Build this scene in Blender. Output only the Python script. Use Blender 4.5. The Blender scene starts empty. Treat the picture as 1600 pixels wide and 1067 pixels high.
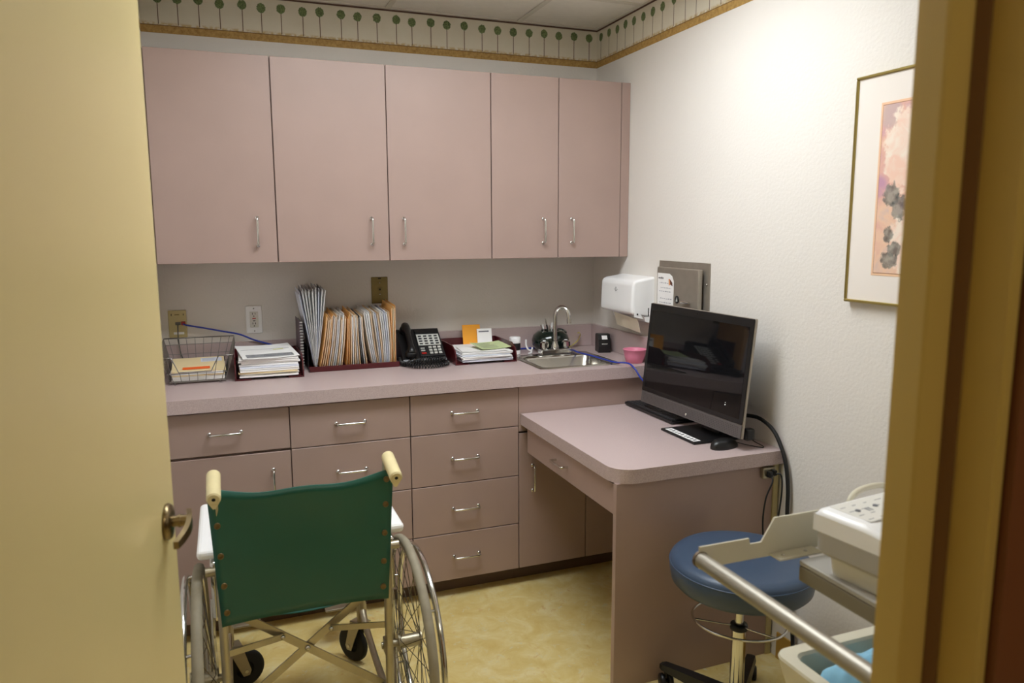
import bpy, bmesh, math, random
from mathutils import Vector, Matrix, Quaternion
random.seed(7)
S = bpy.context.scene
COL = S.collection
PI = math.pi

# ------------------------------------------------------------------ camera, world, exposure
F_PX = 1175.3
YAW, PITCH, ROLL = 0.3639, -0.1454, -0.0035
CAM = Vector((-1.7443, -3.4099, 1.4873))
fw = Vector((math.sin(YAW)*math.cos(PITCH), math.cos(YAW)*math.cos(PITCH), math.sin(PITCH)))
rt = Vector((math.cos(YAW), -math.sin(YAW), 0))
up = rt.cross(fw)
r2 = math.cos(ROLL)*rt + math.sin(ROLL)*up
u2 = -math.sin(ROLL)*rt + math.cos(ROLL)*up
cd = bpy.data.cameras.new('camera')
cam = bpy.data.objects.new('camera', cd); COL.objects.link(cam)
cam.matrix_world = Matrix(((r2.x, u2.x, -fw.x, CAM.x), (r2.y, u2.y, -fw.y, CAM.y), (r2.z, u2.z, -fw.z, CAM.z), (0, 0, 0, 1)))
cd.sensor_fit = 'HORIZONTAL'; cd.sensor_width = 36.0; cd.lens = F_PX*36.0/1600.0
cd.clip_start = 0.02; cd.clip_end = 60
cd.dof.use_dof = True; cd.dof.focus_distance = 2.9; cd.dof.aperture_fstop = 4.0
S.camera = cam

w = bpy.data.worlds.new('world'); S.world = w; w.use_nodes = True
w.node_tree.nodes['Background'].inputs[0].default_value = (0.02, 0.018, 0.015, 1)
w.node_tree.nodes['Background'].inputs[1].default_value = 1.0
S.view_settings.view_transform = 'Standard'
S.view_settings.look = 'None'
S.view_settings.exposure = 0.12
S.view_settings.gamma = 1.0
S.view_settings.use_curve_mapping = False
LAMP = 14.2          # strength of the room's ceiling light
HALL_FILL = 6.5     # much dimmer fill light added in the corridor, out of view

# ------------------------------------------------------------------ materials
def lin(c):
    def f(v):
        v /= 255.0
        return v/12.92 if v <= 0.04045 else ((v+0.055)/1.055)**2.4
    return (f(c[0]), f(c[1]), f(c[2]), 1.0)

class NT:
    def __init__(s, name):
        s.m = bpy.data.materials.new(name); s.m.use_nodes = True
        s.t = s.m.node_tree; s.n = s.t.nodes
        s.b = s.n['Principled BSDF']
    def link(s, a, b): s.t.links.new(a, b)
    def put(s, inp, v):
        if isinstance(v, bpy.types.NodeSocket): s.link(v, inp)
        else: inp.default_value = v
    def math(s, op, a, b=None, c=None):
        n = s.n.new('ShaderNodeMath'); n.operation = op
        s.put(n.inputs[0], a)
        if b is not None: s.put(n.inputs[1], b)
        if c is not None: s.put(n.inputs[2], c)
        return n.outputs[0]
    def mix(s, f, a, b, blend='MIX'):
        n = s.n.new('ShaderNodeMix'); n.data_type = 'RGBA'; n.blend_type = blend
        s.put(n.inputs[0], f); s.put(n.inputs[6], a); s.put(n.inputs[7], b)
        return n.outputs[2]
    def pos(s):
        return s.n.new('ShaderNodeNewGeometry').outputs['Position']
    def objco(s):
        return s.n.new('ShaderNodeTexCoord').outputs['Object']
    def xyz(s, v):
        n = s.n.new('ShaderNodeSeparateXYZ'); s.link(v, n.inputs[0]); return n.outputs
    def noise(s, vec, scale, detail=2.0, rough=0.5, dist=0.0):
        n = s.n.new('ShaderNodeTexNoise')
        s.link(vec, n.inputs['Vector']); n.inputs['Scale'].default_value = scale
        n.inputs['Detail'].default_value = detail; n.inputs['Roughness'].default_value = rough
        n.inputs['Distortion'].default_value = dist
        return n.outputs
    def white(s, v):
        n = s.n.new('ShaderNodeTexWhiteNoise'); n.noise_dimensions = '1D'; s.put(n.inputs['W'], v)
        return n.outputs['Value']
    def ramp(s, f, stops):
        n = s.n.new('ShaderNodeValToRGB'); e = n.color_ramp.elements
        while len(e) < len(stops): e.new(0.5)
        for i, (p, c) in enumerate(stops): e[i].position = p; e[i].color = c
        s.put(n.inputs[0], f); return n.outputs[0]
    def smooth(s, v, a, b):
        n = s.n.new('ShaderNodeMapRange'); n.interpolation_type = 'SMOOTHSTEP'
        s.put(n.inputs[0], v); n.inputs[1].default_value = a; n.inputs[2].default_value = b
        return n.outputs[0]
    def bump(s, h, strength, dist=0.002):
        n = s.n.new('ShaderNodeBump'); n.inputs['Strength'].default_value = strength
        n.inputs['Distance'].default_value = dist
        s.link(h, n.inputs['Height']); s.link(n.outputs[0], s.b.inputs['Normal'])

def simple(name, rgb, rough=0.5, metal=0.0, var=0.0, vscale=8.0, bump=0.0, bscale=200.0, spec=0.5, coat=0.0):
    t = NT(name); c = lin(rgb)
    t.b.inputs['Roughness'].default_value = rough
    t.b.inputs['Metallic'].default_value = metal
    t.b.inputs['Specular IOR Level'].default_value = spec
    if coat: t.b.inputs['Coat Weight'].default_value = coat; t.b.inputs['Coat Roughness'].default_value = 0.08
    p = t.objco()
    nz = t.noise(p, vscale, 3.0)
    lo = tuple(x*(1-var) for x in c[:3])+(1,); hi = tuple(min(1, x*(1+var)) for x in c[:3])+(1,)
    t.link(t.ramp(nz[0], [(0.3, lo), (0.7, hi)]), t.b.inputs['Base Color'])
    if bump: t.bump(t.noise(p, bscale, 3.0)[0], bump)
    return t.m

M = {}
M['laminate'] = simple('mauve_laminate', (170, 146, 137), 0.42, var=0.03, vscale=5, bump=0.05, bscale=500)
M['wall'] = simple('wall_paint', (229, 224, 217), 0.75, var=0.01, vscale=3, bump=0.55, bscale=95, spec=0.2)
M['yellow_paint'] = simple('yellow_paint', (224, 206, 148), 0.32, var=0.02, vscale=2)
M['frame_paint'] = simple('frame_paint', (198, 170, 92), 0.4, var=0.03, vscale=3)
M['hall_paint'] = simple('hall_paint', (122, 72, 38), 0.6, var=0.03, vscale=3)
M['tile'] = simple('ceiling_tile', (244, 241, 232), 0.9, var=0.02, vscale=30, bump=0.4, bscale=220, spec=0.1)
M['tbar'] = simple('tbar_white', (224, 220, 208), 0.45, var=0.01)
M['brownline'] = simple('brown_line', (92, 66, 52), 0.6)
M['baseboard'] = simple('tan_rubber_base', (176, 138, 62), 0.5, var=0.05)
M['toekick'] = simple('toekick_brown', (104, 84, 72), 0.55, var=0.05)
M['chrome'] = simple('chrome', (215, 215, 212), 0.12, 1.0)
M['steel'] = simple('brushed_steel', (176, 168, 156), 0.42, 0.7, var=0.06, vscale=20)
M['sink'] = simple('sink_steel', (196, 192, 184), 0.24, 1.0, var=0.04, vscale=12)
M['dull_metal'] = simple('dull_metal', (182, 174, 152), 0.36, 0.85, var=0.08, vscale=20)
M['brass'] = simple('antique_brass', (136, 120, 90), 0.3, 1.0, var=0.05, vscale=30)
M['brassplate'] = simple('brass_plate', (128, 112, 66), 0.4, 0.6, var=0.05, vscale=30)
M['ivory'] = simple('ivory_plastic', (196, 182, 132), 0.45)
M['white_plastic'] = simple('white_plastic', (249, 249, 249), 0.3)
M['offwhite'] = simple('offwhite_plastic', (224, 222, 214), 0.4)
M['grey_plastic'] = simple('grey_plastic', (172, 168, 160), 0.45)
M['cream_plastic'] = simple('cream_plastic', (214, 208, 186), 0.45, var=0.03)
M['grip'] = simple('cream_grip', (220, 206, 158), 0.5, var=0.05, vscale=30)
M['black'] = simple('black_plastic', (22, 22, 23), 0.35)
M['blackmatte'] = simple('black_matte', (16, 16, 17), 0.6)
M['darkhole'] = simple('dark_hole', (14, 11, 9), 0.8)
M['rubber'] = simple('grey_rubber', (150, 142, 122), 0.7, var=0.08, vscale=40)
M['blackrubber'] = simple('black_rubber', (20, 18, 17), 0.7)
M['green'] = simple('green_vinyl', (30, 92, 78), 0.34, var=0.06, vscale=4, bump=0.12, bscale=300)
M['blue'] = simple('blue_vinyl', (60, 78, 102), 0.38, var=0.05, vscale=6, bump=0.06, bscale=400)
M['maroon'] = simple('maroon_plastic', (78, 18, 24), 0.3, var=0.08)
M['manila'] = simple('manila_card', (240, 220, 172), 0.7, var=0.04)
M['orangecard'] = simple('orange_card', (246, 190, 112), 0.7, var=0.05)
M['buff'] = simple('buff_card', (248, 216, 172), 0.7, var=0.05)
M['paper'] = simple('white_paper', (246, 245, 243), 0.8, var=0.03, vscale=20)
M['bluepaper'] = simple('pale_blue_paper', (224, 228, 240), 0.8, var=0.03, vscale=20)
M['greenpaper'] = simple('pale_green_paper', (200, 214, 160), 0.8, var=0.06, vscale=20)
M['orangesheet'] = simple('orange_envelope', (246, 168, 50), 0.7, var=0.03)
M['orangesticker'] = simple('orange_sticker', (250, 108, 34), 0.6)
M['yellowstrip'] = simple('yellow_strip', (206, 190, 82), 0.5)
M['print'] = simple('grey_print', (120, 122, 128), 0.8)
M['blackprint'] = simple('black_print', (40, 40, 42), 0.8)
M['greyprint'] = simple('pale_print', (172, 172, 178), 0.8)
M['bluecable'] = simple('blue_cable', (34, 58, 168), 0.4)
M['redplug'] = simple('red_plug', (176, 50, 34), 0.45)
M['greywire'] = simple('grey_wire', (96, 94, 88), 0.5)
M['wire'] = simple('chrome_wire', (150, 148, 144), 0.3, 1.0)
M['pot'] = simple('dark_green_glaze', (20, 34, 28), 0.15, coat=0.6)
M['pink'] = simple('pink_plastic', (234, 140, 168), 0.35)
M['bluecloth'] = simple('blue_cloth', (142, 196, 222), 0.85, var=0.05, vscale=20)
M['matboard'] = simple('mat_board', (236, 228, 220), 0.8)
M['innermat'] = simple('inner_mat', (236, 196, 160), 0.8)
M['spokes'] = simple('spoke_steel', (120, 116, 108), 0.25, 1.0)
M['binder'] = simple('grey_binding', (96, 88, 88), 0.5)
M['cover'] = simple('plum_cover', (92, 70, 80), 0.5)
M['greykey'] = simple('pale_keys', (196, 196, 190), 0.5)
M['darkkey'] = simple('dark_keys', (48, 48, 51), 0.5)
M['redled'] = simple('red_key', (190, 40, 34), 0.4)
M['bezel'] = simple('silver_bezel', (112, 108, 107), 0.4, 0.5)

def m_counter():
    t = NT('speckled_counter'); p = t.pos()
    a = t.noise(p, 750, 2.0)[0]
    t.link(t.ramp(a, [(0.34, lin((170, 148, 147))), (0.5, lin((194, 174, 172))), (0.68, lin((212, 197, 194)))]), t.b.inputs['Base Color'])
    t.b.inputs['Roughness'].default_value = 0.36
    return t.m
M['counter'] = m_counter()

def m_floor():
    t = NT('marbled_vinyl'); p = t.pos()
    a = t.noise(p, 11, 6.0, 0.62, 0.6)[0]
    b = t.noise(p, 34, 4.0, 0.6, 0.8)[0]
    c = t.ramp(a, [(0.3, lin((214, 186, 112))), (0.5, lin((222, 200, 132))), (0.66, lin((230, 214, 160)))])
    f = t.smooth(b, 0.58, 0.74)
    c = t.mix(f, c, lin((218, 208, 170)))
    g = t.noise(p, 22, 3.0, 0.6, 1.0)[0]
    c = t.mix(t.math('MULTIPLY', t.smooth(g, 0.6, 0.76), 0.6), c, lin((206, 160, 92)))
    t.link(c, t.b.inputs['Base Color'])
    t.b.inputs['Roughness'].default_value = 0.42
    return t.m
M['floor'] = m_floor()

ZB, ZC = 2.268, 2.445
def m_border(axis):
    """printed wallpaper strip: little topiary trees above a gold band"""
    t = NT('topiary_border'); p = t.pos(); q = t.xyz(p)
    u = q[axis]; z = q[2]
    v = t.math('DIVIDE', t.math('SUBTRACT', z, ZB), ZC-ZB)
    per = 0.079
    un = t.math('DIVIDE', u, per)
    cell = t.math('FLOOR', un)
    jx = t.math('MULTIPLY', t.math('SUBTRACT', t.white(cell), 0.5), 0.16)
    jz = t.math('MULTIPLY', t.math('SUBTRACT', t.white(t.math('ADD', cell, 31.7)), 0.5), 0.008)
    du = t.math('MULTIPLY', t.math('SUBTRACT', t.math('SUBTRACT', un, cell), t.math('ADD', jx, 0.5)), per)
    hz = t.math('ADD', jz, ZB + 0.134)
    dz = t.math('SUBTRACT', z, hz)
    d = t.math('SQRT', t.math('ADD', t.math('MULTIPLY', du, du), t.math('MULTIPLY', t.math('MULTIPLY', dz, dz), 0.86)))
    nz = t.noise(p, 160, 3.0, 0.6)[0]
    d2 = t.math('ADD', d, t.math('MULTIPLY', t.math('SUBTRACT', nz, 0.5), 0.010))
    head = t.math('SUBTRACT', 1.0, t.smooth(d2, 0.0165, 0.0185))
    stem = t.math('MULTIPLY', t.math('LESS_THAN', t.math('ABSOLUTE', du), 0.0017),
                  t.math('MULTIPLY', t.math('LESS_THAN', z, hz), t.math('GREATER_THAN', v, 0.19)))
    c = t.mix(t.noise(p, 14, 3.0)[0], lin((226, 220, 204)), lin((214, 205, 184)))
    gnd = t.math('MULTIPLY', t.smooth(v, 0.26, 0.19), t.smooth(t.noise(p, 60, 2.0)[0], 0.35, 0.6))
    c = t.mix(gnd, c, lin((196, 172, 122)))
    c = t.mix(stem, c, lin((104, 84, 66)))
    leaf = t.ramp(t.noise(p, 260, 2.0)[0], [(0.35, lin((58, 74, 42))), (0.65, lin((126, 142, 92)))])
    leaf = t.mix(t.math('MULTIPLY', t.white(t.math('ADD', cell, 5.3)), 0.4), leaf, lin((120, 136, 84)))
    c = t.mix(head, c, leaf)
    band = t.math('LESS_THAN', v, 0.17)
    gold = t.ramp(t.noise(p, 70, 4.0, 0.7)[0], [(0.3, lin((150, 112, 54))), (0.7, lin((196, 160, 92)))])
    c = t.mix(band, c, gold)
    edge = t.math('MULTIPLY', t.math('GREATER_THAN', v, 0.155), t.math('LESS_THAN', v, 0.178))
    c = t.mix(t.math('MULTIPLY', edge, 0.7), c, lin((104, 74, 34)))
    t.link(c, t.b.inputs['Base Color']); t.b.inputs['Roughness'].default_value = 0.7
    return t.m
M['border_x'] = m_border(0); M['border_y'] = m_border(1)

def m_painting():
    """loose watercolour: pale blossoms and grey-green leaves on a peach and mauve wash"""
    t = NT('watercolour_print'); p = t.pos(); q = t.xyz(p)
    n1 = t.noise(p, 9, 4.0, 0.55, 0.6)
    c = t.ramp(n1[0], [(0.32, lin((196, 150, 172))), (0.46, lin((224, 176, 160))), (0.58, lin((234, 196, 168))), (0.72, lin((206, 184, 184)))])
    nd = t.noise(p, 26, 3.0, 0.6)[0]
    wob = t.math('MULTIPLY', t.math('SUBTRACT', nd, 0.5), 0.9)
    nf = t.noise(p, 60, 3.0, 0.65)[0]; wob2 = t.math('MULTIPLY', t.math('SUBTRACT', nf, 0.5), 1.6)
    def blob(c, cy, cz, ry, rz, col, soft=0.06, op=1.0, fine=False):
        a = t.math('DIVIDE', t.math('SUBTRACT', q[1], cy), ry)
        b = t.math('DIVIDE', t.math('SUBTRACT', q[2], cz), rz)
        d = t.math('SQRT', t.math('ADD', t.math('MULTIPLY', a, a), t.math('MULTIPLY', b, b)))
        d = t.math('ADD', d, wob2 if fine else wob)
        f = t.math('MULTIPLY', t.math('SUBTRACT', 1.0, t.smooth(d, 1-soft, 1+soft)), op)
        return t.mix(f, c, col)
    pet = t.ramp(t.noise(p, 18, 3.0, 0.5, 1.0)[0], [(0.35, lin((240, 202, 182))), (0.6, lin((242, 226, 210)))])
    c = blob(c, -1.80, 1.80, 0.03, 0.04, lin((190, 170, 172)), 0.3, 0.7)
    c = blob(c, -1.875, 1.70, 0.095, 0.115, pet)
    c = blob(c, -1.90, 1.45, 0.08, 0.10, pet)
    c = blob(c, -2.02, 1.56, 0.07, 0.08, pet)
    lf = t.ramp(t.noise(p, 40, 3.0)[0], [(0.38, lin((66, 70, 70))), (0.62, lin((150, 148, 138)))])
    for cy, cz, ry, rz in ((-1.815, 1.585, .026, .030), (-1.845, 1.55, .024, .034), (-1.815, 1.475, .018, .022),
                           (-1.835, 1.435, .022, .02), (-1.82, 1.405, .028, .022), (-2.0, 1.68, .03, .04), (-1.96, 1.40, .04, .025)):
        c = blob(c, cy, cz, ry, rz, lf, 0.16, 0.85, True)
    t.link(c, t.b.inputs['Base Color']); t.b.inputs['Roughness'].default_value = 0.5
    return t.m
M['painting'] = m_painting()

def m_screen():
    t = NT('glossy_screen'); t.b.inputs['Base Color'].default_value = (0.006, 0.006, 0.007, 1)
    p = t.objco(); t.link(t.ramp(t.noise(p, 3)[0], [(0.3, (0.006, 0.006, 0.007, 1)), (0.7, (0.008, 0.008, 0.009, 1))]), t.b.inputs['Base Color'])
    t.b.inputs['Roughness'].default_value = 0.04; t.b.inputs['Specular IOR Level'].default_value = 0.5
    return t.m
M['screen'] = m_screen()

def m_emit(name, col, s):
    t = NT(name); t.b.inputs['Base Color'].default_value = (0.8, 0.8, 0.8, 1)
    t.b.inputs['Emission Color'].default_value = col; t.b.inputs['Emission Strength'].default_value = s
    return t.m
M['lamp'] = m_emit('lamp_diffuser', (0.91, 0.96, 1.0, 1), LAMP)
M['hall_fill'] = m_emit('hall_fill_panel', (1.0, 0.92, 0.72, 1), HALL_FILL)

# ------------------------------------------------------------------ mesh helpers
WM = {}
class MB:
    def __init__(s): s.v = []; s.f = []; s.sm = []
    def add(s, vs, fs, smooth=False):
        o = len(s.v); s.v += [Vector(v) for v in vs]
        for f in fs: s.f.append([i+o for i in f]); s.sm.append(smooth)
        return s
    def bm(s, bm, mat=None, smooth=False):
        bm.verts.ensure_lookup_table(); bm.verts.index_update()
        s.add([(mat @ v.co) if mat else v.co.copy() for v in bm.verts], [[v.index for v in f.verts] for f in bm.faces], smooth)
        bm.free(); return s
    def box(s, x0, x1, y0, y1, z0, z1, bev=0.0, seg=2, mat=None):
        bm = bmesh.new(); bmesh.ops.create_cube(bm, size=1.0)
        sx, sy, sz = abs(x1-x0), abs(y1-y0), abs(z1-z0)
        for v in bm.verts:
            v.co = Vector(((x0+x1)/2+v.co.x*sx, (y0+y1)/2+v.co.y*sy, (z0+z1)/2+v.co.z*sz))
        if bev > 0:
            bmesh.ops.bevel(bm, geom=bm.edges[:], offset=min(bev, sx*.45, sy*.45, sz*.45), segments=seg, profile=0.5, affect='EDGES')
        return s.bm(bm, mat)
    def cyl(s, a, b, r, n=16, r1=None, cap=True, smooth=True):
        a = Vector(a); b = Vector(b); d = (b-a).normalized()
        q = Vector((0, 0, 1)).rotation_difference(d); r1 = r if r1 is None else r1
        vs = []
        for c, rr in ((a, r), (b, r1)):
            for i in range(n):
                t = 2*PI*i/n; vs.append(c + q @ Vector((rr*math.cos(t), rr*math.sin(t), 0)))
        s.add(vs, [(i, (i+1) % n, n+(i+1) % n, n+i) for i in range(n)], smooth)
        if cap:
            s.add(vs[:n], [list(range(n))[::-1]]); s.add(vs[n:], [list(range(n))])
        return s
    def tube(s, pts, r, n=8, closed=False, smooth=True):
        pts = [Vector(p) for p in pts]; N = len(pts); rings = []
        prev = None
        for i, p in enumerate(pts):
            if closed: d = pts[(i+1) % N]-pts[i-1]
            else: d = pts[min(i+1, N-1)]-pts[max(i-1, 0)]
            d.normalize()
            if prev is None:
                ref = Vector((0, 0, 1)) if abs(d.z) < 0.9 else Vector((1, 0, 0))
                e = d.cross(ref).normalized()
            else:
                e = (prev - d*prev.dot(d))
                e = e.normalized() if e.length > 1e-6 else d.orthogonal().normalized()
            prev = e; g = d.cross(e)
            rr = r[i] if isinstance(r, (list, tuple)) else r
            rings.append([p+e*rr*math.cos(2*PI*k/n)+g*rr*math.sin(2*PI*k/n) for k in range(n)])
        vs = [v for ri in rings for v in ri]; fs = []
        for i in range(N if closed else N-1):
            j = (i+1) % N
            for k in range(n): fs.append((i*n+k, i*n+(k+1) % n, j*n+(k+1) % n, j*n+k))
        s.add(vs, fs, smooth)
        if not closed:
            s.add(rings[0], [list(range(n))[::-1]]); s.add(rings[-1], [list(range(n))])
        return s
    def lathe(s, prof, c, axis=(0, 0, 1), n=32, smooth=True):
        q = Vector((0, 0, 1)).rotation_difference(Vector(axis).normalized()); c = Vector(c)
        vs = []
        for r, z in prof:
            for k in range(n): vs.append(c + q @ Vector((r*math.cos(2*PI*k/n), r*math.sin(2*PI*k/n), z)))
        fs = []
        for i in range(len(prof)-1):
            for k in range(n): fs.append((i*n+k, i*n+(k+1) % n, (i+1)*n+(k+1) % n, (i+1)*n+k))
        return s.add(vs, fs, smooth)
    def prism(s, poly, e, a, b):
        """poly of 2-D points; e = axis of extrusion ('x','y','z') between a and b"""
        n = len(poly)
        def P(p, h):
            return {'z': (p[0], p[1], h), 'y': (p[0], h, p[1]), 'x': (h, p[0], p[1])}[e]
        vs = [P(p, a) for p in poly]+[P(p, b) for p in poly]
        return s.add(vs, [list(range(n))[::-1], [n+i for i in range(n)]]+[(i, (i+1) % n, n+(i+1) % n, n+i) for i in range(n)])
    def torus(s, c, R, r, axis=(0, 0, 1), n=48, m=10):
        q = Vector((0, 0, 1)).rotation_difference(Vector(axis).normalized()); c = Vector(c)
        return s.tube([c + q @ Vector((R*math.cos(2*PI*i/n), R*math.sin(2*PI*i/n), 0)) for i in range(n)], r, m, True)
    def sphere(s, c, r, n=16, m=10, sc=(1, 1, 1)):
        prof = [(max(1e-5, math.sin(PI*i/m)), -math.cos(PI*i/m)) for i in range(m+1)]
        o = len(s.v); s.lathe(prof, (0, 0, 0), n=n)
        for i in range(o, len(s.v)):
            v = s.v[i]; s.v[i] = Vector((c[0]+v.x*r*sc[0], c[1]+v.y*r*sc[1], c[2]+v.z*r*sc[2]))
        return s
    def xf(s, m):
        s.v = [m @ v for v in s.v]; return s
    def build(s, name, mat, parent=None, local=False, label=None):
        me = bpy.data.meshes.new(name)
        vs = s.v
        W = WM.get(parent)
        if W is not None and not local:
            iv = W.inverted(); vs = [iv @ v for v in vs]
        me.from_pydata([tuple(v) for v in vs], [], s.f)
        for p, sm in zip(me.polygons, s.sm): p.use_smooth = sm
        bm = bmesh.new(); bm.from_mesh(me); bmesh.ops.recalc_face_normals(bm, faces=bm.faces[:]); bm.to_mesh(me); bm.free()
        me.materials.append(M[mat] if isinstance(mat, str) else mat)
        o = bpy.data.objects.new(name, me); COL.objects.link(o)
        if parent is not None: o.parent = parent; WM[o] = W if W is not None else Matrix.Identity(4)
        else: WM[o] = Matrix.Identity(4)
        if label: o['label'] = label
        return o

def tag(o, label, cat, group=None):
    o['label'] = label; o['category'] = cat
    if group: o['group'] = group
    return o
def thing(name, label, cat, loc, rz=0.0, group=None):
    o = bpy.data.objects.new(name, None); COL.objects.link(o)
    o.location = loc; o.rotation_euler = (0, 0, rz); o.empty_display_size = 0.05
    WM[o] = Matrix.Translation(Vector(loc)) @ Matrix.Rotation(rz, 4, 'Z')
    return tag(o, label, cat, group)
def struct(o, label=None):
    o['kind'] = 'structure'
    if label: o['label'] = label
    return o
def spline(pts, k=8):
    P = [Vector(p) for p in pts]; P = [2*P[0]-P[1]]+P+[2*P[-1]-P[-2]]; out = []
    for i in range(1, len(P)-2):
        for j in range(k):
            t = j/k; a, b, c, d = P[i-1:i+3]
            out.append(0.5*((2*b)+(c-a)*t+(2*a-5*b+4*c-d)*t*t+(3*b-a-3*c+d)*t**3))
    return out+[P[-2]]
def frame_mat(o, ex, ez):
    """matrix with origin o, x axis ex, z axis ez"""
    ex = Vector(ex).normalized(); ez = Vector(ez).normalized(); ey = ez.cross(ex).normalized(); ex = ey.cross(ez)
    return Matrix(((ex.x, ey.x, ez.x, o[0]), (ex.y, ey.y, ez.y, o[1]), (ex.z, ey.z, ez.z, o[2]), (0, 0, 0, 1)))

# ------------------------------------------------------------------ room shell
XL = -2.0; YF = -2.72; YH = -2.885       # left wall, room face and hall face of the door wall
def S_box(name, mat, *b, label=None, bev=0):
    return struct(MB().box(*b, bev=bev).build(name, mat), label)
S_box('floor', 'floor', -3.6, 1.6, -5.2, 0.1, -0.06, 0.0)
S_box('wall_back', 'wall', XL-0.1, 0.1, 0.0, 0.1, 0.0, 2.62)
S_box('wall_right', 'wall', 0.0, 0.1, YF, 0.0, 0.0, 2.62)
S_box('wall_left', 'wall', XL-0.1, XL, YF, 0.0, 0.0, 2.62)
wf = MB(); DX0, DX1, DH = -2.0, -0.985, 2.10
wf.box(DX1+0.02, 0.1, YH+0.012, YF, 0, 2.62); wf.box(-2.1, DX1+0.02, YH+0.012, YF, DH, 2.62)
wfo = struct(wf.build('wall_front', 'wall'))
hw = MB()
hw.box(-0.979, 1.6, YH, YH+0.012, 0, 2.62); hw.box(-3.6, DX0-0.06, YH, YH+0.012, 0, 2.62); hw.box(DX0-0.06, -0.979, YH, YH+0.012, DH+0.05, 2.62)
struct(hw.build('wall_hall', 'hall_paint'))
S_box('wall_hall_far', 'hall_paint', -3.6, 1.6, -5.3, -5.2, 0, 2.62)
S_box('wall_hall_west', 'hall_paint', -3.7, -3.6, -5.3, YH, 0, 2.62)
S_box('wall_hall_east', 'hall_paint', 1.6, 1.7, -5.3, YH, 0, 2.62)
S_box('ceiling_hall', 'tile', -3.6, 1.6, -5.2, YH, 2.62, 2.68)

# ceiling of lay-in tiles in a T-bar grid; one 2 x 4 ft light
ceil = struct(MB().box(XL-0.1, 0.1, YF, 0.1, 2.62, 2.68).build('ceiling', 'tile'))
gx = [XL, -1.632, -1.022, -0.412, 0.0]; gy = [0.0, -0.432, -1.042, -1.652, -2.262, YF]
LX0, LX1, LY0, LY1 = gx[1], gx[3], gy[3], gy[2]
for i in range(4):
    for j in range(5):
        if i in (1, 2) and j == 2: continue
        MB().box(gx[i]+0.008, gx[i+1]-0.008, gy[j+1]+0.008, gy[j]-0.008, ZC+0.004, ZC+0.018, bev=0.003, seg=1).build('ceiling_tile', 'tile', ceil)
for x in gx[1:4]:
    for a, b in ((gy[2], 0), (YF, gy[3])) if x == gx[2] else ((YF, 0),):
        MB().box(x-0.012, x+0.012, a, b, ZC-0.002, ZC+0.003).build('ceiling_tbar', 'tbar', ceil)
for y in gy[1:5]:
    for a, b in zip(gx[:-1], gx[1:]):
        MB().box(a+0.012, b-0.012, y-0.012, y+0.012, ZC-0.0015, ZC+0.003).build('ceiling_tbar', 'tbar', ceil)
for b in ((XL, 0, -0.022, 0), (XL, 0, YF, YF+0.022), (XL, XL+0.022, YF+.022, -0.022), (-0.022, 0, YF+.022, -0.022)):
    MB().box(*b, ZC-0.0025, ZC+0.003).build('ceiling_edge_angle', 'tbar', ceil)
lt = thing('ceiling_light', 'recessed rectangular ceiling light with a glowing diffuser', 'light', ((LX0+LX1)/2, (LY0+LY1)/2, ZC))
MB().box(LX0+.03, LX1-.03, LY0+.03, LY1-.03, ZC+0.040, ZC+0.048).build('diffuser', 'lamp', lt)
fr = MB()
fr.box(LX0+.013, LX1-.013, LY0+.013, LY0+.03, ZC-.001, ZC+.055); fr.box(LX0+.013, LX1-.013, LY1-.03, LY1-.013, ZC-.001, ZC+.055)
fr.box(LX0+.013, LX0+.03, LY0+.03, LY1-.03, ZC-.001, ZC+.055); fr.box(LX1-.03, LX1-.013, LY0+.03, LY1-.03, ZC-.001, ZC+.055)
fr.build('light_frame', 'tbar', lt)
hl = thing('hall_fill_light', 'dim fill light added on the corridor ceiling, out of view', 'light', (-1.2, -4.4, 2.62))  # unseen lamp, added as fill to brighten the door frame
MB().box(-1.8, -0.6, -4.7, -4.1, 2.605, 2.615).build('diffuser', 'hall_fill', hl)
MB().box(-1.82, -0.58, -4.72, -4.08, 2.612, 2.62).build('light_frame', 'tbar', hl)

# printed wallpaper border, its brown top line, baseboards
b = struct(MB().box(XL, 0, -0.0015, 0, ZB, ZC-0.009).build('trim_1', 'border_x'), 'wallpaper border of topiary trees on the back wall')
MB().box(XL, 0, -0.004, 0, ZC-0.009, ZC-0.002).build('border_top_line', 'brownline', b)
b = struct(MB().box(-0.0015, 0, YF, -0.0015, ZB, ZC-0.009).build('trim_2', 'border_y'), 'wallpaper border of topiary trees on the right wall')
MB().box(-0.004, 0, YF, -0.004, ZC-0.009, ZC-0.002).build('border_top_line', 'brownline', b)
b = struct(MB().box(XL, XL+0.0015, YF, -0.0015, ZB, ZC-0.009).build('trim_3', 'border_y'), 'wallpaper border of topiary trees on the left wall')
MB().box(XL, XL+0.004, YF, -0.004, ZC-0.009, ZC-0.002).build('border_top_line', 'brownline', b)
S_box('baseboard_right', 'baseboard', -0.006, 0.0, YF, -1.44, 0.0, 0.095, label='tan rubber cove base')
S_box('baseboard_left', 'baseboard', XL, XL+0.006, YF, -0.64, 0.0, 0.095, label='tan rubber cove base')

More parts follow.
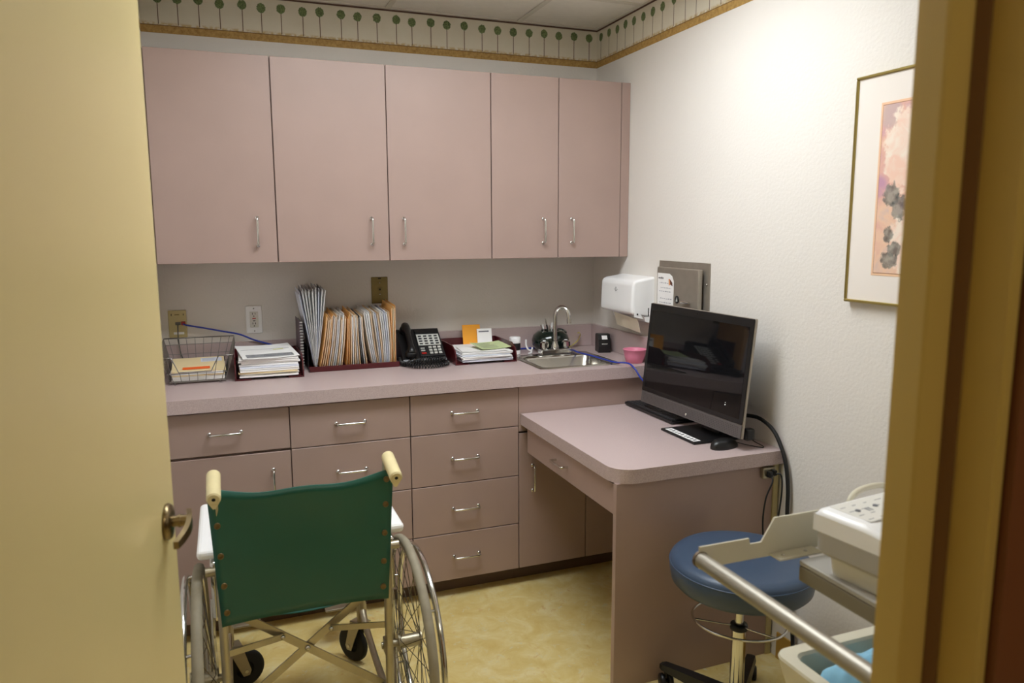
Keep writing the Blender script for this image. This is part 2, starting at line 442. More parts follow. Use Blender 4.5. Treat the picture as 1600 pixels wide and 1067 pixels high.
# door frame (double-rabbet profile), and the open door
xs = -1.038
dfr = struct(MB().prism([(xs, -2.78), (xs, -2.811), (xs+.003, -2.814), (xs+.044, -2.814), (xs+.044, -2.872), (xs+.047, -2.875), (xs+.056, -2.875), (xs+.056, -2.868),
      (xs+.062, -2.868), (xs+.062, -2.735), (xs+.10, -2.735), (xs+.10, -2.705), (xs+.085, -2.705), (xs+.026, -2.752), (xs+.026, -2.78)], 'z', 0, 2.14).build('trim_4', 'frame_paint'), 'yellow metal door frame')
MB().prism([(xs+.0442, -2.8145), (xs+.0442, -2.828), (xs+.0415, -2.828), (xs+.036, -2.8145)], 'z', 0, 2.1).build('corner_shade_strip', simple('brown_shade', (120, 84, 40), .7), dfr, label='brown strip standing in for shade in the frame corner')  # brown colour stands in for shade in the frame's inner corner
MB().box(-2.06, -1.995, -2.89, -2.705, 0, 2.14).build('hinge_jamb', 'frame_paint', dfr)
MB().box(-1.995, xs+.02, -2.89, -2.705, 2.06, 2.14).build('head_jamb', 'frame_paint', dfr)

Fd = Vector((-1.860, -1.880, 0)); dd = Vector((math.sin(0.134), math.cos(0.134), 0)); WD = 0.915
Hd = Fd - dd*WD
md = frame_mat((Hd.x, Hd.y, 0), dd, (0, 0, 1))     # local x along the leaf, local y to its left (away from the view), z up
door = struct(MB().box(0, WD, 0.0, 0.044, 0.012, 2.045, bev=0.002, seg=1, mat=md).build('door_1', 'yellow_paint'), 'open yellow painted door')
def door_handle():
    s = -1
    cx, cz = WD-0.072, 0.962
    m = MB().lathe([(0.0, 0.0), (0.033, 0.0), (0.034, 0.004), (0.030, 0.010), (0.018, 0.012), (0.0, 0.012)], (cx, 0, cz), axis=(0, -1, 0), n=32)
    r = m.xf(md).build('handle_rose', 'brass', door)
    n = MB().cyl((cx, -0.012, cz), (cx, -0.038, cz), 0.0105, 20).cyl((cx, -0.022, cz), (cx, -0.026, cz), 0.0125, 20)
    n.xf(md).build('handle_neck', 'brass', door)
    # flat curved lever that droops back along the leaf
    path = spline([(cx+.012, -.038, cz+.006), (cx-.012, -.043, cz+.004), (cx-.035, -.044, cz-.002), (cx-.060, -.039, cz-.009), (cx-.078, -.031, cz-.016)], 6)
    lv = MB(); vs = []; nn = len(path)
    for i, p in enumerate(path):
        h = 0.012*(1-0.45*i/nn); tt = 0.0045
        for a, b_ in ((-tt, -h), (tt, -h), (tt, h), (-tt, h)): vs.append(p+Vector((0, a, b_)))
    fs = [(i*4+k, i*4+(k+1) % 4, (i+1)*4+(k+1) % 4, (i+1)*4+k) for i in range(nn-1) for k in range(4)]+[(3, 2, 1, 0), tuple((nn-1)*4+k for k in range(4))]
    lv.add(vs, fs, False).xf(md).build('lever', 'brass', door)
    MB().box(WD-0.0005, WD+0.0015, 0.008, 0.036, cz-.11, cz+.11, mat=md).build('latch_plate', 'brass', door)
door_handle()

# ------------------------------------------------------------------ cabinets
def pull_v(x, y, z0, z1, parent):
    """vertical wire pull on a face looking to -y"""
    MB().tube(spline([(x, y, z0), (x, y-.022, z0+.001), (x, y-.027, z0+.008)], 4)+spline([(x, y-.027, z1-.008), (x, y-.022, z1-.001), (x, y, z1)], 4), 0.0042, 10).lathe([(0, 0), (.007, 0), (.007, .003), (0, .003)], (x, y, z0), (0, -1, 0), 12).lathe([(0, 0), (.007, 0), (.007, .003), (0, .003)], (x, y, z1), (0, -1, 0), 12).build('handle', 'chrome', parent)
def pull_h(x0, x1, y, z, parent):
    MB().tube(spline([(x0, y, z), (x0+.001, y-.022, z), (x0+.008, y-.027, z)], 4)+spline([(x1-.008, y-.027, z), (x1-.001, y-.022, z), (x1, y, z)], 4), 0.0042, 10).lathe([(0, 0), (.007, 0), (.007, .003), (0, .003)], (x0, y, z), (0, -1, 0), 12).lathe([(0, 0), (.007, 0), (.007, .003), (0, .003)], (x1, y, z), (0, -1, 0), 12).build('handle', 'chrome', parent)

ZU0, ZU1, YU = 1.371, 2.141, -0.336
G = 0.0018
def upper(label, x0, x1, doors, fill=()):
    t = thing('wall_cabinet', label, 'cabinet', ((x0+x1)/2, -0.16, ZU0), group='mauve wall cabinets')
    MB().box(x0, x1, -0.314, -0.001, ZU0+.001, ZU1-.001).build('body', 'laminate', t)
    for a, b_, hx in doors:
        d = MB().box(a+G, b_-G, YU, -0.3155, ZU0, ZU1, bev=0.0012, seg=1).build('door', 'laminate', t)
        pull_v(hx, YU, 1.437, 1.541, d)
    for a, b_ in fill:
        MB().box(a+.0008, b_, YU+.001, -0.3145, ZU0, ZU1).build('filler_strip', 'laminate', t)
upper('single-door mauve laminate wall cabinet above the wire basket', XL+.001, -1.5455, [(-1.976, -1.5455, -1.617)], [(XL+.001, -1.9775)])
upper('wide two-door mauve laminate wall cabinet above the file sorter and phone', -1.5450, -0.6648, [(-1.5450, -1.1073, -1.178), (-1.1073, -0.6648, -1.046)])
upper('narrow two-door mauve laminate wall cabinet above the sink', -0.6643, -0.0012, [(-0.6643, -0.3528, -0.4255), (-0.3528, -0.0443, -0.288)], [(-0.0443, -0.0012)])

CZ, CT, YB, YC = 0.914, 0.0494, -0.610, -0.635
ZT = CZ-CT
zl = [ZT-0.006, 0.696, 0.485, 0.278, 0.078]
TOE = YB+0.075
def base_body(t, x0, x1, top=ZT-.001):
    MB().box(x0, x1, YB+.022, -0.002, 0.078, top).build('body', 'laminate', t)
    MB().box(x0, x1, TOE, TOE+.05, 0.0, 0.0775).build('toe_kick', 'toekick', t)
def drawer(t, x0, x1, z0, z1, hx):
    d = MB().box(x0+G, x1-G, YB, YB+.0205, z0+G, z1-G, bev=0.0012, seg=1).build('drawer', 'laminate', t)
    pull_h(hx-.053, hx+.053, YB, (z0+z1)/2, d)
B1, B2, B3, B4 = -1.551, -1.1018, -0.6494, -0.3383
t = thing('base_cabinet', 'mauve laminate base cabinet with one drawer over a door', 'cabinet', ((XL+B1)/2, -0.3, 0), group='mauve base cabinets')
base_body(t, XL+.001, B1-.0005)
drawer(t, XL+.002, B1, zl[1]+.004, zl[0], -1.773)
d = MB().box(XL+.004, B1-G, YB, YB+.0205, 0.080, zl[1]-.004, bev=.0012, seg=1).build('door', 'laminate', t)
pull_v(-1.616, YB, 0.520, 0.626, d)
t = thing('base_cabinet', 'mauve four-drawer base cabinet standing behind the wheelchair back', 'cabinet', ((B1+B2)/2, -0.3, 0), group='mauve base cabinets')
base_body(t, B1, B2-.0005)
for i in range(4): drawer(t, B1, B2, zl[i+1], zl[i], (B1+B2)/2-.004)
t = thing('base_cabinet', 'mauve four-drawer base cabinet next to the desk', 'cabinet', ((B2+B3)/2, -0.3, 0), group='mauve base cabinets')
base_body(t, B2, B3-.0005)
for i in range(4): drawer(t, B2, B3, zl[i+1], zl[i], (B2+B3)/2-.005)
t = thing('sink_cabinet', 'mauve laminate sink cabinet with plain front panel and two doors behind the desk', 'cabinet', (B3/2, -0.3, 0))
sb = MB()
sb.box(B3, B3+.018, YB+.022, -0.002, 0.078, ZT-.001); sb.box(-.019, -.001, YB+.022, -0.002, 0.078, ZT-.001)
sb.box(B3+.018, -.019, YB+.022, -0.002, 0.078, 0.096); sb.box(B3+.018, -.019, -0.02, -0.002, 0.096, ZT-.001)
sb.build('body', 'laminate', t)
MB().box(B3, -.001, TOE, TOE+.05, 0.0, 0.0775).build('toe_kick', 'toekick', t)
MB().box(B3+.001, -.001, YB+.0012, YB+.0215, 0.672, ZT-.002, bev=.0008, seg=1).build('front_panel', 'laminate', t)
d = MB().box(B3+G, B4-G, YB, YB+.0205, 0.080, 0.664, bev=.0012, seg=1).build('door', 'laminate', t); pull_v(-.588, YB, .415, .523, d)
d = MB().box(B4+G, -.004, YB, YB+.0205, 0.080, 0.664, bev=.0012, seg=1).build('door', 'laminate', t); pull_v(-.27, YB, .415, .523, d)

# worktop with a sink cut-out and backsplashes
SX0, SX1, SY0, SY1 = -0.525, -0.150, -0.560, -0.200
h = 0.010
ct = thing('countertop', 'long mauve speckled laminate countertop with a backsplash', 'countertop', (-1.0, -0.3, ZT))
m = MB()
m.box(XL+.001, SX0+h, YC, -.001, ZT, CZ-.0006); m.box(SX1-h, -.001, YC, -.001, ZT, CZ-.0006)
m.box(SX0+h, SX1-h, YC, SY0+h, ZT, CZ-.0006); m.box(SX0+h, SX1-h, SY1-h, -.001, ZT, CZ-.0006)
m.build('worktop', 'counter', ct)
MB().box(XL+.012, -.0205, -.020, -.001, CZ+.0003, 1.0227, bev=.0015, seg=1).build('backsplash', 'counter', ct)
MB().box(-.020, -.001, YC+.004, -.001, CZ+.0003, 1.0227, bev=.0015, seg=1).build('side_splash', 'counter', ct)
MB().box(XL+.001, XL+.0115, YC+.004, -.001, CZ+.0003, 1.0227, bev=.0015, seg=1).build('side_splash', 'counter', ct)

# ------------------------------------------------------------------ sink and faucet
def rrect(x0, x1, y0, y1, r, k=5):
    out = []
    for cx, cy, a0 in ((x1-r, y1-r, 0), (x0+r, y1-r, PI/2), (x0+r, y0+r, PI), (x1-r, y0+r, 1.5*PI)):
        for i in range(k+1):
            a = a0+PI/2*i/k; out.append((cx+r*math.cos(a), cy+r*math.sin(a)))
    return out
t = thing('bar_sink', 'small square stainless steel sink set in the countertop', 'sink', (-.337, -.38, CZ))
loops = [(rrect(SX0-.004, SX1+.004, SY0-.004, SY1+.004, .028), CZ+.0005), (rrect(SX0, SX1, SY0, SY1, .026), CZ+.005),
         (rrect(SX0+.018, SX1-.018, SY0+.018, SY1-.075, .03), CZ+.0035), (rrect(SX0+.024, SX1-.024, SY0+.024, SY1-.081, .034), CZ-.006),
         (rrect(SX0+.032, SX1-.032, SY0+.032, SY1-.09, .045), CZ-.13), (rrect(SX0+.055, SX1-.055, SY0+.055, SY1-.113, .05), CZ-.145)]
m = MB(); vs = []; n = len(loops[0][0])
for lp, z in loops: vs += [(p[0], p[1], z) for p in lp]
fs = [(i*n+k, i*n+(k+1) % n, (i+1)*n+(k+1) % n, (i+1)*n+k) for i in range(len(loops)-1) for k in range(n)]+[[(len(loops)-1)*n+k for k in range(n)]]
m.add(vs, fs, True).build('basin', 'sink', t)
MB().lathe([(0, 0), (.03, 0), (.038, .004), (.04, .001)], (-.337, -.42, CZ-.1445), n=24).build('drain', 'chrome', t)
t = thing('faucet', 'chrome gooseneck faucet with two handles at the sink', 'faucet', (-.318, -.226, CZ+.004))
fx, fy, fz = -.316, -.226, CZ+.0045
MB().box(fx-.078, fx+.078, fy-.024, fy+.024, fz, fz+.026, bev=.006, seg=3).build('faucet_base', 'chrome', t)
sx, sy = math.cos(-0.95), math.sin(-0.95)
pp = [(0, 0.026), (0, .10), (0, .175)]
arc = [(0.036-0.036*math.cos(a), .180+.042*math.sin(a)) for a in [PI*i/9 for i in range(10)]]
path = [Vector((fx, fy, fz+z)) for _, z in pp]+[Vector((fx+d_*sx, fy+d_*sy, fz+z)) for d_, z in arc]+[Vector((fx+.074*sx, fy+.074*sy, fz+.165))]
MB().tube(path, .0095, 14).build('spout', 'chrome', t)
MB().cyl((fx+.074*sx, fy+.074*sy, fz+.168), (fx+.0755*sx, fy+.0755*sy, fz+.148), .0115, 16).build('aerator', 'chrome', t)
MB().lathe([(.020, .0265), (.018, .040), (.0125, .052), (.0125, .062)], (fx, fy, fz), n=20).build('spout_collar', 'chrome', t)
for dx in (-.055, .055):
    hd = MB().lathe([(.0, .062), (.012, .062), (.020, .056), (.021, .034), (.014, .030), (.014, .0265)], (fx+dx, fy, fz), n=10, smooth=False).build('handle', 'chrome', t)
    MB().lathe([(0, .066), (.007, .0655), (.008, .0625)], (fx+dx, fy, fz), n=12).build('cap', 'white_plastic', hd)

# ------------------------------------------------------------------ desk
ZD, TD, XD, YD = 0.748, 0.046, -0.642, -1.426
t = thing('desk', 'mauve laminate built-in desk with a rounded corner, drawer and side panel', 'desk', (-.32, -1.0, 0))
poly = [(XD, YB-.002), (-.001, YB-.002), (-.001, YD)]
R = 0.075
for i in range(9):
    a = -PI/2-PI/2*i/8; poly.append((XD+R+R*math.cos(a), YD+R+R*math.sin(a)))
MB().prism(poly, 'z', ZD-TD, ZD).build('desktop', 'counter', t)
MB().box(-.632, -.026, -1.407, -1.386, 0.0, ZD-TD-.001, bev=.001, seg=1).build('support_panel', 'laminate', t)
MB().box(-.0255, -.0065, -1.412, -1.390, 0.0, ZD-TD-.001).build('filler_strip', 'ivory', t, label='cream filler strip against the wall')
dr = MB().box(-.627, -.608, -1.378, -.648, 0.592, ZD-TD-.010, bev=.001, seg=1).build('drawer', 'laminate', t)
bx = MB(); bx.box(-.608, -.20, -1.372, -1.36, .60, .688); bx.box(-.608, -.20, -.666, -.654, .60, .688); bx.box(-.608, -.20, -1.36, -.666, .60, .61)
bx.build('drawer_box', 'laminate', dr)
hy, hz, fxx = -.985, .645, -.627
MB().tube(spline([(fxx, hy+.05, hz), (fxx-.022, hy+.049, hz), (fxx-.027, hy+.042, hz)], 4)+spline([(fxx-.027, hy-.042, hz), (fxx-.022, hy-.049, hz), (fxx, hy-.05, hz)], 4), .0042, 10).build('handle', 'chrome', dr)
MB().box(-.60, -.02, -.646, -.628, .60, ZD-TD-.001).build('back_rail', 'laminate', t)
o = thing('outlet_box', 'small metal outlet box with plugs under the desk corner', 'outlet', (-.055, -1.407, .66))
MB().box(-.082, -.030, -1.425, -1.4075, .655, .694, bev=.004).build('box', 'dull_metal', o)
MB().box(-.071, -.055, -1.443, -1.4255, .663, .683, bev=.003).build('plug', 'black', o)
MB().box(-.050, -.036, -1.440, -1.4255, .666, .686, bev=.003).build('plug', 'black', o)
tag(MB().tube(spline([(-.063, -1.4445, .668), (-.075, -1.462, .655), (-.092, -1.455, .60), (-.098, -1.452, .52), (-.088, -1.452, .44), (-.070, -1.454, .425), (-.050, -1.455, .46), (-.036, -1.456, .54), (-.030, -1.458, .62), (-.033, -1.455, .672), (-.043, -1.4415, .676)], 8), .0028, 8).build('charger_cable', 'blackmatte'),
    'thin black cord looping down from the outlet box over the desk panel', 'cord')

# ------------------------------------------------------------------ all-in-one computer, keyboard, mouse
mBL = Vector((-.1644, -.7519, .79)); mBR = Vector((-.1515, -1.385, .79))
mw = (mBR-mBL).length; ex = (mBR-mBL).normalized()
nb = Vector((-ex.y, ex.x, 0))
if nb.x < 0: nb = -nb
tilt = 0.10
ez = Vector((0, 0, 1))*math.cos(tilt)+nb*math.sin(tilt)
mm = frame_mat(mBL, ex, ez)          # local: x along width, z up the panel
ysgn = 1 if (mm.to_3x3() @ Vector((0, 1, 0))).x > 0 else -1     # toward the wall
mh = .41
t = thing('desktop_computer', 'black all-in-one computer with silver chin on the desk', 'computer', ((mBL.x+mBR.x)/2, (mBL.y+mBR.y)/2, ZD))
def mbx(x0, x1, y0, y1, z0, z1, bev=0, seg=2): return MB().box(x0, x1, min(y0*ysgn, y1*ysgn), max(y0*ysgn, y1*ysgn), z0, z1, bev, seg, mm)
mbx(0, mw, .004, .015, 0, mh, .004).build('shell', 'steel', t)
mbx(.05, mw-.05, .0155, .045, .03, mh-.06, .012, 3).build('back_cover', 'black', t)
mbx(.002, mw-.002, 0, .0038, .049, mh-.002, .001, 1).build('bezel', 'black', t)
mbx(.020, mw-.020, -.0006, -.0001, .066, mh-.030).build('screen', 'screen', t)
sg = mbx(.002, mw-.002, .0005, .0038, .001, .047, .001, 1).build('speaker_grille', 'bezel', t)
dots = MB()
for i in range(64):
    for j in range(6):
        x = .02+i*(mw-.04)/63; z = .009+j*.0058
        y = .0003*ysgn
        dots.add([mm @ Vector((x-.0016, y, z-.0011)), mm @ Vector((x+.0016, y, z-.0011)), mm @ Vector((x+.0016, y, z+.0011)), mm @ Vector((x-.0016, y, z+.0011))], [(0, 1, 2, 3)])
dg = dots.build('grille_holes', 'black', sg); dg['kind'] = 'stuff'
cxm = mw/2
MB().lathe([(0, 0), (.006, 0), (.0065, .0012), (0, .0012)], mm @ Vector((cxm, 0, .014)), axis=(mm.to_3x3() @ Vector((0, -ysgn, 0))), n=20).build('logo_badge', 'chrome', t)
MB().lathe([(0, 0), (.0035, 0), (.0035, .0008), (0, .0008)], mm @ Vector((cxm, 0, mh-.014)), axis=(mm.to_3x3() @ Vector((0, -ysgn, 0))), n=12).build('webcam', 'darkhole', t)
mbx(mw-.10, mw-.097, -.0009, -.0006, .098, .101).build('screen_cursor', m_emit('cursor_glow', (1, 1, 1, 1), 0.8), t)
mbx(mw-.10, mw-.097, -.0009, -.0006, .106, .108).build('screen_cursor', m_emit('cursor_glow', (1, 1, 1, 1), 0.5), t)
# stand: flat foot plate with a pale label strip, and a neck
MB().box(-.250, -.045, -1.262, -1.046, ZD, ZD+.009, bev=.004).build('foot_plate', 'black', t)
lb = MB().box(-.243, -.214, -1.250, -1.066, ZD+.0092, ZD+.0098).build('label_strip', 'paper', t)
mk = MB()
for i in range(9):
    y = -1.24+i*.019; mk.box(-.236, -.222, y, y+random.uniform(.006, .012), ZD+.0099, ZD+.0101)
mk.build('label_print', 'blackprint', lb)
MB().prism([(-.10, ZD+.008), (-.055, ZD+.008), (-.04, ZD+.19), (-.075, ZD+.19)], 'y', -1.20, -1.09).build('neck', 'black', t)
MB().box(-.118, -.082, -1.375, -1.345, ZD+.03, ZD+.07, bev=.006).build('cable_plug', 'black', t)

k = thing('keyboard', 'slim black keyboard lying beneath the monitor', 'keyboard', (-.12, -.78, ZD))
km = frame_mat((-.170, -.632, ZD+.004), (-.0, -1, 0), (.03, 0, 1))   # x runs along the board toward the camera
if (km.to_3x3() @ Vector((0, 1, 0))).x < 0: ks = -1
else: ks = 1
MB().box(0, .365, 0, ks*.125, 0, .012, bev=.003, mat=km).build('keyboard_base', 'black', k)
kk = MB()
for r_ in range(6):
    for c in range(18):
        x0 = .008+c*.0195; y0 = ks*(.006+r_*.0193)
        if r_ == 0 and 4 <= c <= 9:
            if c > 4: continue
            kk.box(x0, x0+.0165+5*.0195, min(y0, y0+ks*.016), max(y0, y0+ks*.016), .012, .0155, mat=km); continue
        kk.box(x0, x0+.0165, min(y0, y0+ks*.016), max(y0, y0+ks*.016), .012, .0155, mat=km)
ko = kk.build('keys', 'darkkey', k); ko['kind'] = 'stuff'

ms = thing('computer_mouse', 'black computer mouse beside the monitor foot', 'mouse', (-.165, -1.318, ZD), rz=0.0)
prof = []
mb = MB(); nu, nv = 20, 8; vs = []
ang = 0.25
for j in range(nv+1):
    ph = PI/2*j/nv
    for i in range(nu):
        a = 2*PI*i/nu
        x = .062*math.cos(a)*math.cos(ph)**.55; y = .033*math.sin(a)*math.cos(ph)**.55
        z = .030*math.sin(ph)*(1-.25*math.cos(a)*math.cos(ph))
        vs.append((-.165+x*math.cos(ang)-y*math.sin(ang), -1.318+x*math.sin(ang)+y*math.cos(ang), ZD+z))
mb.add(vs, [(j*nu+i, j*nu+(i+1) % nu, (j+1)*nu+(i+1) % nu, (j+1)*nu+i) for j in range(nv) for i in range(nu)]+[list(range(nu))[::-1]], True).build('mouse_body', 'black', ms)
MB().cyl((-.203, -1.334, ZD+.021), (-.199, -1.323, ZD+.021), .0085, 14).build('scroll_wheel', 'blackrubber', ms)
MB().tube(spline([(-.112, -1.303, ZD+.010), (-.085, -1.325, ZD+.003), (-.055, -1.375, ZD+.0025), (-.040, -1.365, ZD+.003), (-.05, -1.33, ZD+.012), (-.07, -1.31, ZD+.035)], 6), .0016, 8).build('mouse_cord', 'blackmatte', ms)
tag(MB().tube(spline([(-.085, -1.25, ZD+.09), (-.03, -1.27, ZD+.088), (-.022, -1.33, ZD+.087), (-.019, -1.395, ZD+.058), (-.017, -1.44, ZD-.002), (-.017, -1.462, ZD-.06), (-.0165, -1.472, .62), (-.0165, -1.478, .50), (-.0165, -1.52, .2), (-.018, -1.545, .012)], 8), .0068, 10).build('power_cable', 'blackmatte'),
    'thick black cable arching from behind the computer down the wall', 'cable')

# ------------------------------------------------------------------ right wall: towel dispenser, steel cabinet, picture
t = thing('towel_dispenser', 'white plastic folded paper towel dispenser on the wall above the sink', 'dispenser', (-.05, -.43, 1.1))
y0, y1 = -.575, -.283
m = MB().prism([(-.001, 1.290), (-.096, 1.276), (-.108, 1.262), (-.112, 1.150), (-.108, 1.128), (-.03, 1.118), (-.001, 1.118)], 'y', y0, y1)
bm = bmesh.new(); me = bpy.data.meshes.new('tmp'); me.from_pydata([tuple(v) for v in m.v], [], m.f); bm.from_mesh(me)
bmesh.ops.recalc_face_normals(bm, faces=bm.faces[:])
bmesh.ops.bevel(bm, geom=[e for e in bm.edges if min(v.co.x for v in e.verts) < -.05], offset=.012, segments=4, profile=.5, affect='EDGES')
MB().bm(bm, smooth=False).build('cover', 'white_plastic', t)
MB().prism([(-.001, 1.1175), (-.045, 1.1175), (-.040, 1.095), (-.001, 1.085)], 'y', y0+.002, y1-.002).build('lower_tray', 'white_plastic', t)
MB().prism([(-.098, 1.165), (-.060, 1.118), (-.055, 1.108), (-.098, 1.118)], 'y', y0-.003, y0+.004).build('side_tab', 'white_plastic', t)
MB().lathe([(0, 0), (.0035, 0), (.0035, .002), (0, .002)], (-.085, y0-.003, 1.130), (0, -1, 0), 12).build('rivet', 'blackprint', t)
MB().box(-.030, -.026, y0-.0008, y0+.001, 1.120, 1.155).build('side_slot', 'darkhole', t)
mk = MB()
mk.box(-.1105, -.1095, -.418, -.415, 1.228, 1.231); mk.box(-.1105, -.1095, -.443, -.440, 1.228, 1.231)
for z in (1.222, 1.229, 1.236): mk.box(-.1107, -.1095, -.4335, -.4245, z, z+.0035)
mk.build('push_mark', 'print', t)
# a folded towel hanging out
tw = MB(); xsz = [(-.074, 1.112), (-.070, 1.098), (-.064, 1.075), (-.058, 1.055), (-.057, 1.052)]
vs = []
for x, z in xsz:
    for y in (y1-.06, y1-.13, y1-.2, y0+.012): vs.append((x-.004*math.sin(y*40), y, z+.006*math.cos(y*17)))
for x, z in xsz:
    for y in (y1-.06, y1-.13, y1-.2, y0+.012): vs.append((x+.002-.004*math.sin(y*40), y, z+.006*math.cos(y*17)))
fs = []
for o_ in (0, 20):
    for i in range(4):
        for j in range(3): fs.append((o_+i*4+j, o_+i*4+j+1, o_+i*4+j+5, o_+i*4+j+4))
for i in range(4): fs.append((i*4, i*4+4, i*4+24, i*4+20)); fs.append((i*4+3, i*4+7, i*4+27, i*4+23))
for j in range(3): fs.append((16+j, 17+j, 37+j, 36+j)); fs.append((j, j+1, j+21, j+20))
tag(tw.add(vs, fs, False).build('paper_towel', simple('cream_towel', (232, 222, 200), .85)), 'cream paper towel hanging out of the white dispenser', 'paper towel')

t = thing('specimen_cabinet', 'stainless steel wall cabinet with a door above the monitor', 'cabinet', (0, -.8, 1.0))
MB().box(-.004, -.0005, -.978, -.615, .985, 1.363, bev=.001, seg=1).build('flange', 'steel', t)
dm = Matrix.Translation((-.005, -.632, 0)) @ Matrix.Rotation(-.03, 4, 'Z')
d = MB().box(-.0200, 0, -.315, 0, 1.0, 1.337, bev=.004, mat=dm).build('door', 'steel', t)
lx = -.043
MB().lathe([(0, 0), (.016, 0), (.016, .001), (0, .001)], dm @ Vector((-.0202, -.165, 1.210)), (-1, 0, 0), 20).build('keyhole_sticker', 'black', d)
MB().prism([(-.172, 1.202), (-.158, 1.202), (-.165, 1.220)], 'x', -.0216, -.0212).xf(dm).build('keyhole_mark', 'greykey', d)
MB().box(-.036, -.0205, -.266, -.211, 1.200, 1.210, bev=.003, mat=dm).build('latch_lever', 'chrome', d)
for z in (1.28, 1.06):
    MB().lathe([(0, 0), (.005, 0), (.004, .003), (0, .004)], (-.0042, -.960, z), (-1, 0, 0), 12).build('screw', 'chrome', t)
nt = thing('note', 'white handwritten note taped to the stainless steel cabinet door', 'note', tuple(dm @ Vector((-.021, -.06, 1.16))))
vs = []; N = 10
nw0, nw1, nz0, nz1 = -.010, -.138, 1.12, 1.312
rc = [(nw0, nz0), (nw1, nz0), (nw1, nz1-.03), (nw1+.012, nz1-.010), (nw1+.035, nz1), (nw0, nz1)]
MB().prism(rc, 'x', -.0212, -.0206).xf(dm).build('note_sheet', 'paper', nt)
mk = MB()
for i, z in enumerate((1.270, 1.250, 1.235, 1.205, 1.188, 1.165, 1.145)):
    x = nw0-.010-random.uniform(0, .02)
    while x > nw1+.02:
        l = random.uniform(.006, .016); mk.box(-.0215, -.0213, x-l, x, z, z+random.uniform(.002, .004)); x -= l+.005
mk.xf(dm).build('handwriting', 'greyprint', nt)['kind'] = 'stuff'
hd = MB()
for i in range(6): hd.box(-.0215, -.0213, nw0-.012-i*.0068, nw0-.0075-i*.0068, 1.288, 1.288+random.uniform(.005, .010))
hd.xf(dm).build('heading_print', 'blackprint', nt)
MB().prism([(nw1+.030, 1.290), (nw1+.010, 1.276), (nw1+.008, 1.262), (nw1+.026, 1.268)], 'x', -.0216, -.0213).xf(dm).build('note_emblem', simple('emblem_brown', (96, 58, 48), .7), nt)
MB().prism([(nw1+.040, 1.291), (nw1+.030, 1.290), (nw1+.026, 1.268), (nw1+.037, 1.262)], 'x', -.0216, -.0213).xf(dm).build('note_emblem', simple('emblem_peach', (232, 160, 110), .7), nt)

t = thing('framed_picture', 'brass-framed watercolour of pale flowers with a white mat', 'picture', (0, -1.92, 1.276))
PY0, PY1, PZ0, PZ1 = -2.17, -1.670, 1.278, 1.918
fw_ = .008; px = -.024
MB().box(px+.006, -.001, PY0+fw_, PY1-fw_, PZ0+fw_, PZ1-fw_).build('mat_board', 'matboard', t)
for bb in ((PY0, PY1, PZ0, PZ0+fw_), (PY0, PY1, PZ1-fw_, PZ1), (PY0, PY0+fw_, PZ0+fw_, PZ1-fw_), (PY1-fw_, PY1, PZ0+fw_, PZ1-fw_)):
    MB().box(px, -.001, *bb, bev=.002, seg=1).build('frame_rail', simple('gold_frame', (178, 160, 96), .3, .9), t)
AY0, AY1, AZ0, AZ1 = PY0+.092, PY1-.092, 1.360, 1.835
MB().box(px+.0052, px+.006, AY0, AY1, AZ0, AZ1).build('inner_mat', 'innermat', t)
MB().box(px+.0048, px+.0052, AY0+.0065, AY1-.0065, AZ0+.0065, AZ1-.0065).build('art_outline', simple('art_line', (150, 92, 60), .8), t)
MB().box(px+.0044, px+.0048, AY0+.008, AY1-.008, AZ0+.008, AZ1-.008).build('watercolour', 'painting', t)

# ------------------------------------------------------------------ back wall plates
def plate(label, x0, x1, z0, z1, mat, group=None):
    t = thing('wall_plate', label, 'wall plate', ((x0+x1)/2, 0, z0))
    MB().box(x0, x1, -.006, -.0005, z0, z1, bev=.003).build('plate', mat, t); return t
t = plate('ivory data jack wall plate above the wire basket', -1.973, -1.903, 1.053, 1.167, 'ivory')
MB().box(-1.947, -1.927, -.0075, -.006, 1.105, 1.118).build('phone_jack', 'greywire', t)
MB().box(-1.924, -1.908, -.016, -.006, 1.104, 1.120, bev=.002).build('data_jack', 'redplug', t)
MB().box(-1.955, -1.915, -.0065, -.006, 1.066, 1.076).build('label_window', 'paper', t)
for x in (-1.962, -1.916): MB().box(x, x+.003, -.0068, -.006, 1.145, 1.153).build('tab_mark', 'blackprint', t)
MB().box(-1.948, -1.930, -.0066, -.006, 1.147, 1.151).build('tab_mark', 'brassplate', t)
t = plate('white electrical outlet plate with red and black test buttons', -1.669, -1.603, 1.056, 1.174, 'white_plastic')
MB().box(-1.653, -1.619, -.0085, -.006, 1.081, 1.149, bev=.001, seg=1).build('receptacle', 'offwhite', t)
for zc in (1.139, 1.097):
    for x in (-1.643, -1.632): MB().box(x, x+.0022, -.009, -.0085, zc-.002, zc+.006).build('slot', 'darkhole', t)
    MB().box(-1.6385, -1.6345, -.009, -.0085, zc-.011, zc-.007).build('ground_hole', 'darkhole', t)
MB().box(-1.643, -1.629, -.010, -.0085, 1.1185, 1.1225).build('reset_button', 'redled', t)
MB().box(-1.641, -1.631, -.010, -.0085, 1.1085, 1.1120).build('test_button', 'black', t)
for z in (1.163, 1.066): MB().lathe([(0, 0), (.003, 0), (.0025, .001), (0, .001)], (-1.636, -.006, z), (0, -1, 0), 10).build('screw', 'chrome', t)
t = plate('brass-coloured phone jack plate partly behind the files', -1.127, -1.052, 1.165, 1.285, 'brassplate')
MB().box(-1.097, -1.083, -.010, -.006, 1.222, 1.238, bev=.001, seg=1).build('jack', 'brassplate', t)
MB().box(-1.093, -1.086, -.0105, -.010, 1.225, 1.233).build('jack_opening', 'darkhole', t)
